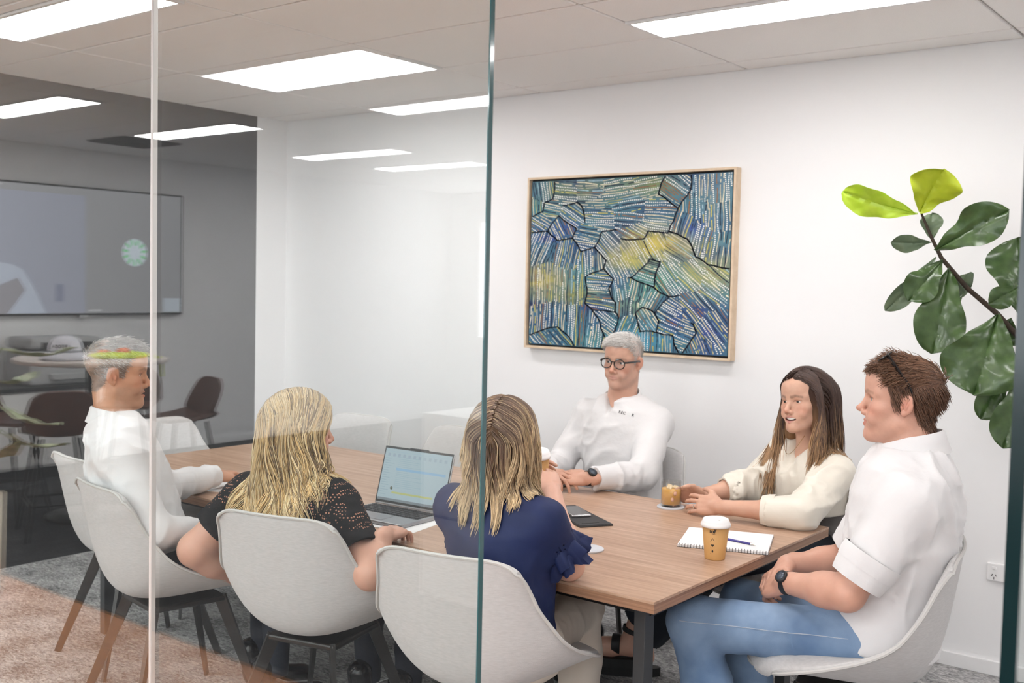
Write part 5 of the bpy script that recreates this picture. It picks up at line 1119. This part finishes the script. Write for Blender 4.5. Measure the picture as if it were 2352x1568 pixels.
for i, (b, t, wpx, m_, dr, Yb, Yt, tw) in enumerate(LV):
    B_, T_ = at_y(*b, Yb), at_y(*t, Yt); view = (B_+T_)/2-A3((0, 0, CAM_H)); dep = view@CF; view = view/np.linalg.norm(view); sd_ = np.cross(T_-B_, view); sd_ /= np.linalg.norm(sd_); sd_ = sd_+view*tw
    o = leaf_mesh('leaf', B_-FB, T_-FB, wpx*dep/F_PX*1.12, sd_, dr, m_, fe, i, waist=.5 if m_ is LF else .2)
    if m_ in (LFB, LFY): o['label'] = 'lime green new leaf'
for i, (dx, dy, dz, a) in enumerate(((.1, -.15, 1.35, .3), (.2, .1, 1.6, 1.2), (.05, -.1, 1.0, 2.2), (.22, -.05, 1.15, -.6), (-.05, .12, .85, 2.8))):     # leaves out of frame on the right
    b_ = A3((POT[0]-.05, POT[1], dz)); leaf_mesh('leaf', b_-FB, b_+A3((dx+.12*math.cos(a), dy, .12))-FB, .16, (math.sin(a), .3, math.cos(a)), .15, LF, fe, 40+i)
MB().lathe([(0, 0), (.13, 0), (.16, .05), (.175, .33), (.18, .35), (.165, .35), (.16, .31), (0, .31)], (0, 0, 0), 32).build('pot', mat('white_ceramic', (.75, .74, .72), rough=.3), fe)
MB().lathe([(0, .30), (.158, .30), (.158, .318), (0, .325)], (0, 0, 0), 24).build('soil', mat('potting_soil', (.04, .028, .02), rough=.95), fe)

# ---------------------------------------------------------------- things on the table
SIL = mat('laptop_grey', (.36, .36, .375), rough=.4, metal=.7); DKG = mat('laptop_dark', (.07, .075, .08), rough=.45, metal=.4); KEYM = mat('key_black', (.03, .03, .033), rough=.6)
def screen_mat(name, kind):
    m = bpy.data.materials.new(name); m.use_nodes = True; nt = m.node_tree; N_, L_ = nt.nodes, nt.links; p = N_['Principled BSDF']; p.inputs['Base Color'].default_value = (.02, .02, .02, 1); p.inputs['Roughness'].default_value = .3
    p.inputs['Emission Color'].default_value = kind; p.inputs['Emission Strength'].default_value = 1.0; return m
def emit_mat(name, c, s=1.0): return mat(name, (.02, .02, .02), rough=.4, emit=c, estr=s)
def laptop(label, x, y, yaw, open_deg, screen_on, body):
    e = empty('laptop', (x, y, T_Z), yaw, label, 'laptop'); w, d = .322, .222           # hinge along local x at y=0, keyboard towards -y
    b = MB().box((0, -d/2, .0085), (w, d, .013), bevel=.004).build('base', body, e)
    deck = MB().box((0, -.07, .0152), (w-.03, .105, .001)).build('keyboard_deck', DKG, b)
    for r in range(5):
        km = MB()
        for c in range(14): km.box((-.134+c*.0206, -.026-r*.0205, .0168), (.0168, .0165, .0028), bevel=.001, seg=1)
        o = km.build('key_row', KEYM, deck); o['kind'] = 'stuff'
    MB().box((0, -.17, .0153), (.105, .065, .0008)).build('touchpad', mat('touchpad', (.30, .30, .315), rough=.35, metal=.6), b)
    a = math.radians(open_deg-90); R_ = Matrix.Rotation(-a, 4, 'X'); h = .212; T_ = Matrix.Translation((0, .004, .014)) @ R_
    lid = MB().box((0, .003, h/2), (w, .006, h), bevel=.0025).xf(T_).build('lid', body, e)
    MB().box((0, -.0006, h/2+.004), (w-.004, .001, h-.006)).xf(T_).build('bezel', mat('screen_bezel', (.03, .033, .035), rough=.35), lid)
    MB().box((0, .001, h+.001), (.085, .0075, .006), bevel=.002).xf(T_).build('camera_bar', DKG, lid)
    if screen_on:
        def rect(u0, u1, v0, v1, c, nm, lift): MB().box(((u0+u1)/2, -.0012-lift, (v0+v1)/2), (u1-u0, .0004, v1-v0)).xf(T_).build(nm, emit_mat(nm+'_glow_%d' % int(c[0]*1000), c), scr)
        scr = MB().box((0, -.0012, h/2+.006), (w-.014, .0006, h-.026)).xf(T_).build('screen', emit_mat('screen_glow', (.33, .415, .455)), lid)
        rect(-.151, .151, .015, .024, (.16, .19, .21), 'task_bar', .0004)
        for i in range(16): rect(-.148, -.148+.02+.03*random.random(), .035+i*.0088, .0375+i*.0088, (.26, .35, .40), 'list_line', .0004)
        for i in range(17): rect(-.085, -.085+.04+.09*random.random(), .066+i*.0068, .0685+i*.0068, (.28, .38, .43), 'text_line', .0004)
        rect(-.09, .14, .128, .137, (.22, .37, .52), 'selected_row', .0006); rect(-.09, .10, .043, .050, (.40, .42, .16), 'marked_row', .0006)
        for i in range(12): rect(-.14+i*.024, -.128+i*.024, .176, .188, (.27, .34, .40), 'tool_icon', .0004)
        rect(-.148, .148, .193, .1955, (.30, .40, .46), 'title_line', .0004); MB().lathe([(0, 0), (.006, 0), (.006, .0005), (0, .0005)], (0, 0, 0), 16, Matrix.Rotation(PI/2, 3, 'X')).xf(T_ @ Matrix.Translation((-.095, -.0016, .062))).build('avatar_dot', emit_mat('avatar_glow', (.12, .13, .10)), scr)
    return e
hl = at_z(863, 1163, T_Z); hr = at_z(1012, 1190, T_Z); ang = math.atan2(hr[1]-hl[1], hr[0]-hl[0])
laptop('open grey laptop with a lit screen in front of the blonde woman', (hl[0]+hr[0])/2, (hl[1]+hr[1])/2, ang, 106, True, SIL)
c4 = at_z(1320, 1115, T_Z); laptop('dark laptop under the hands of the man in glasses', c4[0]-.165, c4[1]-.20, PI, 112, False, DKG)
def paper(label, px, rz, w=.21, l_=.297, th=.0012):
    c = at_z(*px, T_Z); o = MB().box((0, 0, th/2), (w, l_, th)).build('paper_sheet', mat('white_paper', (.80, .80, .81), rough=.7)); o.location = (c[0], c[1], T_Z); o.rotation_euler = (0, 0, rz); tag(o, label, 'paper')
paper('white paper sheet showing from under the grey lit laptop', (945, 1196), .18); paper('white paper sheet on the table under the forearm of the grey-haired man', (500, 1110), .35)
# takeaway cups
KRAFT = mat('kraft_cup', (.60, .33, .115), rough=.6, var=.08, vscale=30); LID = mat('white_cup_lid', (.86, .85, .85), rough=.35); PRINT = mat('cup_print', (.03, .025, .022), rough=.7)
def cup(label, loc, rot=None, hgt=.118, rb=.0305, rt=.0415, turn=0.0):
    e = empty('coffee_cup', loc, 0, label, 'cup'); e.rotation_euler = rot or (0, 0, 0)
    MB().lathe([(0, .004), (rb-.002, .004), (rb, 0), (rb+.0004, .002), (rt, hgt-.012), (rt-.001, hgt-.012), (rb-.0015, .006), (0, .006)], n=40).build('cup_body', KRAFT, e)
    MB().lathe([(rt-.002, hgt-.018), (rt+.0035, hgt-.018), (rt+.0045, hgt-.013), (rt+.0035, hgt-.008), (rt+.0015, hgt-.006), (rt+.0005, hgt-.002), (rt-.003, hgt+.006), (rt-.006, hgt+.007), (rt-.009, hgt+.0035), (rt-.03, hgt+.0025), (0, hgt+.0025)], n=40).build('lid', LID, e)
    MB().lathe([(0, hgt+.0024), (.003, hgt+.0024), (.003, hgt+.0029), (0, hgt+.0029)], (.012, 0, 0), 12).build('sip_hole', PRINT, e)
    def onbody(V, Fc, z, a0, nm):
        W = []
        for x, y, _ in V:
            zz = z+y; r = rb+(rt-rb)*zz/(hgt-.012)+.0004; a = a0+x/r; W.append((r*math.cos(a), r*math.sin(a), zz))
        mesh_from(nm, W, Fc, PRINT, e)
    V, Fc = text_mesh('tolf', .017, spacing=.85, bold=.0004); V = V@np.array([[1, 0, 0], [.15, 1, 0], [0, 0, 1]]); onbody(V, Fc, .091, turn, 'printed_word')
    V, Fc = text_mesh('coffee', .0045); onbody(V+A3((.003, 0, 0)), Fc, .083, turn, 'printed_word')
    for z, kind in ((.066, 'tri'), (.047, 'heart'), (.029, 'dot')):
        if kind == 'tri': S_ = [(0, .005), (-.0045, -.003), (-.003, -.003), (0, .003), (.003, -.003), (.0045, -.003)]
        elif kind == 'heart': S_ = [(.0, -.0045), (-.0045, .0005), (-.0035, .0035), (-.001, .0035), (0, .002), (.001, .0035), (.0035, .0035), (.0045, .0005)]
        else: S_ = [(.0028*math.cos(q), .0042*math.sin(q)) for q in np.linspace(0, 2*PI, 12, endpoint=False)]
        onbody([(x, y, 0) for x, y in S_], [tuple(range(len(S_)))], z, turn, 'printed_mark')
        onbody([(-.007, -.0005, 0), (.007, -.0005, 0), (.007, .0003, 0), (-.007, .0003, 0)], [(0, 1, 2, 3)], z-.0072, turn, 'printed_mark')
    return e
cc = at_z(1638, 1283, T_Z); tocam = math.atan2(-cc[1], -cc[0]); cup('kraft takeaway coffee cup with a white lid standing by the spiral notepad', (cc[0], cc[1]+.01, T_Z), turn=tocam-.22)
cup('kraft takeaway cup lifted in the hands of the woman in navy', tuple(CUP3+A3((0, 0, -.055))), (.12, .05, 0), turn=2.0)
# spiral notebook with pen
nb = [at_z(*q, T_Z) for q in ((1563, 1257), (1772, 1277), (1789, 1233), (1585, 1217))]; ctr = sum(nb)/4; na = math.atan2(nb[1][1]-nb[0][1], nb[1][0]-nb[0][0]); nw, nh = np.linalg.norm(nb[1]-nb[0]), np.linalg.norm(nb[3]-nb[0])
ne = empty('spiral_notepad', (ctr[0]-.012, ctr[1], T_Z), na, 'open white spiral notepad with black binding loops near the table corner', 'notepad')
MB().box((0, 0, .0045), (nw, nh, .009), bevel=.001, seg=1).build('pages', mat('white_paper', (.80, .80, .81)), ne)
MB().box((0, 0, .0006), (nw+.002, nh+.002, .0012)).build('back_cover', mat('card_black', (.02, .02, .022), rough=.6), ne)
for i in range(30):
    x = -nw/2+.006+i*(nw-.012)/29; pts = [(x, -nh/2+.007*math.cos(q)+.001, .0055+.0065*math.sin(q)) for q in np.linspace(-.3, PI+1.9, 9)]
    if i == 0: r0 = MB().tube(pts, .0008, 4).build('binding_loop', mat('binding_black', (.015, .015, .016), rough=.35), ne, True); x00 = x
    else:
        o = bpy.data.objects.new('binding_loop', r0.data); COL.objects.link(o); o.parent = ne; o.location = (x-x00, 0, 0)
pa, pb = at_z(1664, 1236, T_Z+.013), at_z(1720, 1248, T_Z+.013); pe = empty('ballpoint_pen', tuple((pa+pb)/2), math.atan2((pb-pa)[1], (pb-pa)[0]), 'blue ballpoint pen with a silver tip lying on the spiral notepad', 'pen')
MB().tube([(-.075, 0, 0), (.052, 0, 0)], .0037, 10).build('barrel', mat('pen_blue', (.07, .06, .28), rough=.3), pe, True); MB().tube([(.052, 0, 0), (.066, 0, -.0006), (.072, 0, -.001)], [.0036, .002, .0006], 10).build('tip', mat('ring_silver'), pe, True); MB().box((-.055, 0, .0048), (.035, .003, .0012)).build('clip', mat('ring_silver'), pe)
# iced drink, coasters
g0 = A3((GL[0], GL[1]+.012, T_Z)); COAST = mat('pale_grey_felt', (.60, .62, .66), rough=.8)
def coaster(label, c, r=.052):
    o = MB().lathe([(0, 0), (r, 0), (r, .005), (r-.001, .006), (0, .006)], n=40).build('coaster', COAST); o.location = (c[0], c[1], T_Z); tag(o, label, 'coaster')
coaster('pale grey round coaster under the glass of iced drink', g0); c2 = at_z(1349, 1262, T_Z); coaster('pale grey round coaster by the elbow of the woman in navy', c2)
def glass_clear():
    m = bpy.data.materials.new('drinking_glass'); m.use_nodes = True; nt = m.node_tree; N_, L_ = nt.nodes, nt.links; N_.remove(N_['Principled BSDF']); t = N_.new('ShaderNodeBsdfTransparent'); t.inputs[0].default_value = (.95, .96, .96, 1); g = N_.new('ShaderNodeBsdfGlossy'); g.inputs['Roughness'].default_value = .02; ge_ = N_.new('ShaderNodeNewGeometry'); mr = N_.new('ShaderNodeMapRange'); mr.inputs['To Min'].default_value = 1.45; mr.inputs['To Max'].default_value = 1/1.45; L_.new(ge_.outputs['Backfacing'], mr.inputs['Value']); lw = N_.new('ShaderNodeFresnel'); L_.new(mr.outputs['Result'], lw.inputs['IOR'])
    x = N_.new('ShaderNodeMixShader'); L_.new(lw.outputs[0], x.inputs[0]); L_.new(t.outputs[0], x.inputs[1]); L_.new(g.outputs[0], x.inputs[2]); L_.new(x.outputs[0], N_['Material Output'].inputs['Surface']); return m
ge = empty('drinking_glass', (g0[0], g0[1], T_Z+.006), 0, 'clear glass of iced orange-brown drink held in two hands', 'glass'); rg_ = .0385
MB().lathe([(0, 0), (rg_-.002, 0), (rg_, .002), (rg_, .094), (rg_-.0008, .0955), (rg_-.002, .094), (rg_-.002, .008), (0, .008)], n=40).build('glass_wall', glass_clear(), ge)
MB().lathe([(0, .0085), (rg_-.0024, .0085), (rg_-.0024, .067), (0, .067)], n=40).build('iced_drink', mat('orange_milky_drink', (.84, .45, .115), rough=.25, sss=.1), ge)
for i, (x, y, a) in enumerate(((.012, .008, .3), (-.014, .01, 1.0), (0, -.014, .6))):
    MB().box((x, y, .068), (.02, .02, .018), Matrix.Rotation(a, 3, (1, .6, .4)), bevel=.004).build('ice_cube', mat('ice', (.93, .74, .48), rough=.1, alpha=.75), ge)
# phone and black folder
f4 = [at_z(*q, T_Z) for q in ((1396, 1203), (1350, 1217), (1255, 1172), (1310, 1160))]; fc = sum(f4)/4; fa = math.atan2(f4[0][1]-f4[3][1], f4[0][0]-f4[3][0]); fo = empty('document_folder', (fc[0], fc[1], T_Z), fa, 'black document folder lying on the table under the phone', 'folder')
fw_, fh_ = np.linalg.norm(f4[0]-f4[3]), np.linalg.norm(f4[0]-f4[1]); MB().box((0, 0, .003), (fw_, fh_, .006), bevel=.002).build('cover', mat('folder_black', (.028, .028, .03), rough=.55), fo); MB().box((0, 0, .0072), (fw_-.004, fh_-.004, .0022), bevel=.001, seg=1).build('flap', mat('folder_black'), fo); MB().box((fw_/2-.03, -fh_*.08, .0086), (.006, fh_*.5, .0012)).build('slot', mat('black_metal'), fo)
ph = at_z(1318, 1178, T_Z+.009); po = empty('mobile_phone', (ph[0], ph[1]+.01, T_Z+.0085), fa-.12, 'dark mobile phone with a silver rim lying on the black folder', 'phone')
MB().box((0, 0, .0045), (.15, .072, .009), bevel=.0035, seg=3).build('phone_case', mat('phone_rim', (.5, .5, .51), rough=.25, metal=.9), po, True); MB().box((0, 0, .0091), (.143, .065, .0008)).build('phone_screen', mat('phone_glass', (.02, .02, .022), rough=.08), po)

# ---------------------------------------------------------------- open office outside the glass (seen as reflections); V = depth behind the mirror plane
def RV(v): return 2*YG-v
tv = empty('wall_television', (-8.29, RV(4.80), 1.745), 0, 'large wall television showing a video call on the open office wall', 'television')
tvw, tvh = 1.87, 1.035
MB().box((.02, 0, 0), (.04, tvw+.02, tvh+.02), bevel=.004).build('casing', mat('tv_black', (.015, .015, .017), rough=.3), tv)
scr = MB().box((.0412, 0, 0), (.0006, tvw-.01, tvh-.01)).build('screen', emit_mat('tv_grey_glow', (.50, .50, .52), 1.7), tv)
def tvr(v0, v1, z0, z1, c, nm, lift=.0006): MB().box((.0415+lift, 4.80-(v0+v1)/2, (z0+z1)/2-1.745), (.0004, v1-v0, z1-z0)).build(nm, emit_mat(nm+'_glow', c, 1.7), scr)
tvr(3.88, 4.81, 1.235, 2.20, (.53, .55, .66), 'video_tile'); tvr(5.55, 5.72, 1.24, 1.36, (.80, .88, .98), 'self_view'); tvr(4.55, 4.62, 1.33, 1.47, (.36, .38, .52), 'wall_picture', .0009)
mb = MB(); poly = [(3.88, 1.235), (4.47, 1.235), (4.44, 1.30), (4.36, 1.46), (4.28, 1.58), (4.2, 1.62), (4.05, 1.64), (3.88, 1.63)]; mb.prism([(4.80-a, b-1.745) for a, b in poly], .0425, .0428, M=Matrix(((0, 0, 1, 0), (1, 0, 0, 0), (0, 1, 0, 0), (0, 0, 0, 1)))); mb.build('caller_shoulder', emit_mat('caller_glow', (.72, .78, .92), 1.7), scr)
mb = MB(); poly = [(3.88, 1.235), (4.16, 1.235), (4.30, 1.42), (4.24, 1.52), (4.05, 1.44), (3.88, 1.46)]; mb.prism([(4.80-a, b-1.745) for a, b in poly], .0429, .0431, M=Matrix(((0, 0, 1, 0), (1, 0, 0, 0), (0, 1, 0, 0), (0, 0, 0, 1)))); mb.build('caller_arm', emit_mat('caller_arm_glow', (.46, .44, .48), 1.7), scr)
dm = Matrix.Rotation(PI/2, 3, 'Y'); MB().lathe([(0, .0005), (.118, .0005), (.118, .001), (0, .001)], (.0418, 4.80-5.265, 1.75-1.745), 40, dm).build('caller_badge', emit_mat('badge_glow', (.86, .95, 1.05), 2.2), scr)
for i in range(11):
    a = 2*PI*i/11+.3; R_ = Matrix.Rotation(a, 3, 'X'); c = Vector((.0434, 4.80-5.265, .005))+R_ @ Vector((0, 0, .088)); MB().box(c, (.0006, .022, .05), R_).build('badge_tick', emit_mat('tick_glow', (.35, .95, .45), 2.0), scr)
for a, z in ((3.98, 2.235), (4.05, 2.235), (4.84, 1.25), (4.90, 1.25)): tvr(a, a+.055, z, z+.012, (.95, .95, .97), 'caption_mark', .0009)
MB().box((.03, 0, -tvh/2-.022), (.02, .07, .022)).build('sensor_bar', mat('tv_badge', (.6, .6, .6)), tv)
# sideboard with a printer
se = empty('sideboard', (-8.0, RV(3.87), 0), 0, 'white sideboard with a dark top and plinth below the wall television', 'sideboard'); WLAM = mat('white_laminate', (.80, .79, .78), rough=.45); DTOP = mat('dark_laminate', (.03, .03, .032), rough=.4)
MB().box((0, 0, .38), (.54, 1.86, .58)).build('carcass', WLAM, se); MB().box((.01, 0, .688), (.58, 1.90, .03), bevel=.002).build('top', DTOP, se); MB().box((-.02, 0, .045), (.5, 1.84, .09)).build('plinth', DTOP, se)
for i in range(3): d_ = MB().box((.279, -.62+i*.62, .385), (.018, .612, .55), bevel=.002).build('door', WLAM, se); MB().box((.291, -.62+i*.62+.25, .6), (.008, .012, .09)).build('handle', DTOP, d_)
pr = empty('office_printer', (-8.02, RV(4.42), .703), 0, 'white office printer with a dark paper slot on the sideboard', 'printer'); PLA = mat('printer_plastic', (.42, .42, .42), rough=.45)
MB().box((0, 0, .13), (.4, .62, .26), bevel=.015).build('body', PLA, pr); MB().box((0, 0, .315), (.38, .6, .09), bevel=.03, seg=3).build('scanner_lid', PLA, pr); MB().box((.192, 0, .30), (.02, .42, .05), bevel=.006).build('control_panel', DTOP, pr); MB().box((.2, -.02, .19), (.02, .36, .07)).build('paper_slot', DTOP, pr); MB().box((.21, -.05, .06), (.03, .40, .05), bevel=.006).build('paper_tray', PLA, pr)
# high round table
TBX, TBY = -6.35, RV(3.75); he = empty('high_table', (TBX, TBY, 0), 0, 'round pale high table on a black post in the open office', 'table')
MB().lathe([(0, .995), (.465, .995), (.47, 1.0), (.47, 1.018), (.466, 1.022), (0, 1.022)], n=56).build('top', mat('pale_table_laminate', (.74, .67, .62), rough=.45), he); MB().tube([(0, 0, .02), (0, 0, .995)], .035, 16).build('post', BLACKM, he); MB().lathe([(0, 0), (.28, 0), (.28, .012), (.05, .022), (0, .022)], n=40).build('base_plate', BLACKM, he)
def stool(i, x, v, a):
    e = empty('bar_stool', (x, RV(v), 0), math.radians(a), ('brown leather shell bar stool between the high table and the sideboard', 'brown leather shell bar stool tucked to the high table, its back to the glass', 'brown leather shell bar stool across the high table from the hat', 'brown leather shell bar stool on the printer side of the high table')[i], 'stool', 'bar stools round the high table')
    P = []
    for r in np.linspace(0, 1, 16):
        row = []
        for u in np.linspace(-1, 1, 13):
            if r < .55: t = r/.55; x_ = .2-.36*t; z_ = .60-.015*math.sin(PI*t)+.05*abs(u)**2.5*t; w_ = .19+.02*t
            else: t = (r-.55)/.45; x_ = -.16-.07*t; z_ = .60+.27*t; w_ = .21-.04*t**3; x_ += .05*abs(u)**2*(1-.3*t); z_ += .05*abs(u)**2.5*(1-t)-.05*abs(u)**5*t
            row.append((x_, u*w_, z_))
        P.append(row)
    MB().slab(P, .022).build('seat_shell', mat('brown_leather', (.10, .040, .025), rough=.45), e, True)
    for sx in (1, -1):
        for sy in (1, -1): MB().tube([(sx*.11, sy*.11, .585), (sx*.2, sy*.2, 0)], .0115, 8).build('leg', BLACKM, e, True)
    MB().tube([(.172*c_, .172*s_, .2) for c_, s_ in ((1, 1), (-1, 1), (-1, -1), (1, -1), (1, 1))], .008, 6).build('footrest', BLACKM, e, True)
stool(0, -6.72, 3.36, -35); stool(1, -6.06, 3.36, 200); stool(2, -6.15, 4.30, 100); stool(3, -7.0, 4.42, 46)
# hat and safety vest on the high table
hx_, hy_ = -6.28, RV(3.53); HATM = mat('grey_hat_cloth', (.80, .80, .86), rough=.85, bump=.3, bscale=200)
h_e = empty('bucket_hat', (hx_, hy_, 1.022), .3, 'pale grey brimmed hat resting on the high table', 'hat')
MB().lathe([(.145, .004), (.15, .008), (.125, .03), (.105, .048), (.1, .055), (.096, .09), (.08, .125), (.045, .148), (0, .154), (0, .151), (.043, .145), (.077, .122), (.092, .09), (.096, .052), (.12, .026), (.145, .004)], n=40).build('hat_shell', HATM, h_e); MB().lathe([(.1015, .05), (.1035, .05), (.1015, .064), (.0995, .064)], n=40).build('hat_band', mat('hat_band', (.42, .43, .47), rough=.8), h_e)
V, Fc = text_mesh('RECOR', .026, spacing=1.15, bold=.0006); Wt = []
for x, y, _ in V: a = .5+x/.098; Wt.append((.0995*math.cos(a), .0995*math.sin(a), .088+y))
mesh_from('hat_lettering', [(w[0]*(1-.02*(w[2] > .1)), w[1], w[2]) for w in Wt], Fc, PRINT, h_e)
HV = mat('hi_vis_yellow', (.62, .80, .03), rough=.7); HO_ = mat('hi_vis_orange', (.85, .16, .03), rough=.7)
ve = empty('safety_vest', (-6.28, RV(3.90), 1.022), 0, 'crumpled yellow and orange hi-vis vest on the high table', 'vest')
def lump(name, cs, m_, sd, parent):
    V, Q = surf([Ell(c, r, k=.02) for c, r in cs], .006); V = wrinkle(V, Q, .009, 26, None, sd); V[:, 2] = np.maximum(V[:, 2], .0005); mesh_np(name, V, Q, m_, parent, True)
lump('vest_body', [((0, .1, .014), (.12, .09, .022)), ((.02, -.02, .012), (.13, .12, .02)), ((.0, -.12, .01), (.09, .07, .016))], HV, 2, ve); lump('vest_trim', [((-.03, .09, .035), (.05, .03, .014)), ((-.02, -.03, .035), (.03, .045, .022))], HO_, 3, ve); MB().tube([(.16, -.16, .012), (.19, -.17, .004), (.205, -.175, -.04), (.21, -.18, -.12)], .012, 6, squash=(.3, 1)).build('vest_strap', HV, ve, True)
# variegated plant by the glass
vp = empty('variegated_plant', (-5.10, RV(2.42), 0), 0, 'pale variegated leafy plant in a cream pot beside the glass', 'plant'); LV2 = leaf_mat('variegated_leaf', (.34, .42, .20), (.72, .74, .52), .45)
MB().lathe([(0, 0), (.09, 0), (.11, .04), (.12, .5), (.11, .5), (.105, .46), (0, .46)], n=32).build('pot', mat('cream_pot', (.72, .62, .5), rough=.5), vp)
for i in range(13):
    a = i*2.4; z = .75+.05*i; r = .16+.02*(i % 4); b_ = (.02*math.cos(a), .02*math.sin(a), z-.2); t_ = ((r+.24)*math.cos(a), (r+.24)*math.sin(a), z+.05-.10*(i % 3)); MB().tube([(0, 0, .45), (.01*math.cos(a), .01*math.sin(a), z-.28), b_, (.1*math.cos(a), .1*math.sin(a), z-.05)], .004, 5).build('stalk', mat('stalk_green', (.2, .3, .1), rough=.6), vp, True)
    leaf_mesh('leaf', (.1*math.cos(a), .1*math.sin(a), z-.05), t_, .11, (-math.sin(a), math.cos(a), .1), -.25, LV2, vp, 60+i, waist=0)
# white storage unit behind the camera side, vent in the office ceiling
ux0, ux1 = at_y(968, 1200, 3.9)[0], at_y(1135, 1200, 3.9)[0]; uz = at_y(1050, 1193, 3.9)[2]
ue = empty('storage_unit', ((ux0+ux1)/2+.25, RV(4.12), 0), 0, 'white two-tier storage unit standing in the open office', 'cabinet'); uw = ux1-ux0+.5
MB().box((0, 0, uz/2-.004), (uw, .44, uz-.008)).build('lower_tier', WLAM, ue); MB().box((0, 0, uz+.25), (uw, .44, .5)).build('upper_tier', WLAM, ue); MB().box((0, 0, uz-.002), (uw-.01, .43, .01)).build('shadow_gap', DTOP, ue)
vt = empty('ceiling_vent', (-7.4, RV(4.72), CEIL), 0, 'square dark air vent in the open office ceiling', 'vent'); VD = mat('vent_dark', (.05, .05, .052), rough=.6)
MB().box((0, 0, .004), (.5, .5, .012)).build('vent_back', VD, vt)
for k in range(4):
    s_ = .24-.055*k; q = MB()
    for s in (-1, 1): q.box((0, s*s_, -.006), (2*s_, .012, .012)); q.box((s*s_, 0, -.006), (.012, 2*s_, .012))
    q.build('vent_ring', mat('vent_grey', (.16, .16, .16), rough=.5), vt)
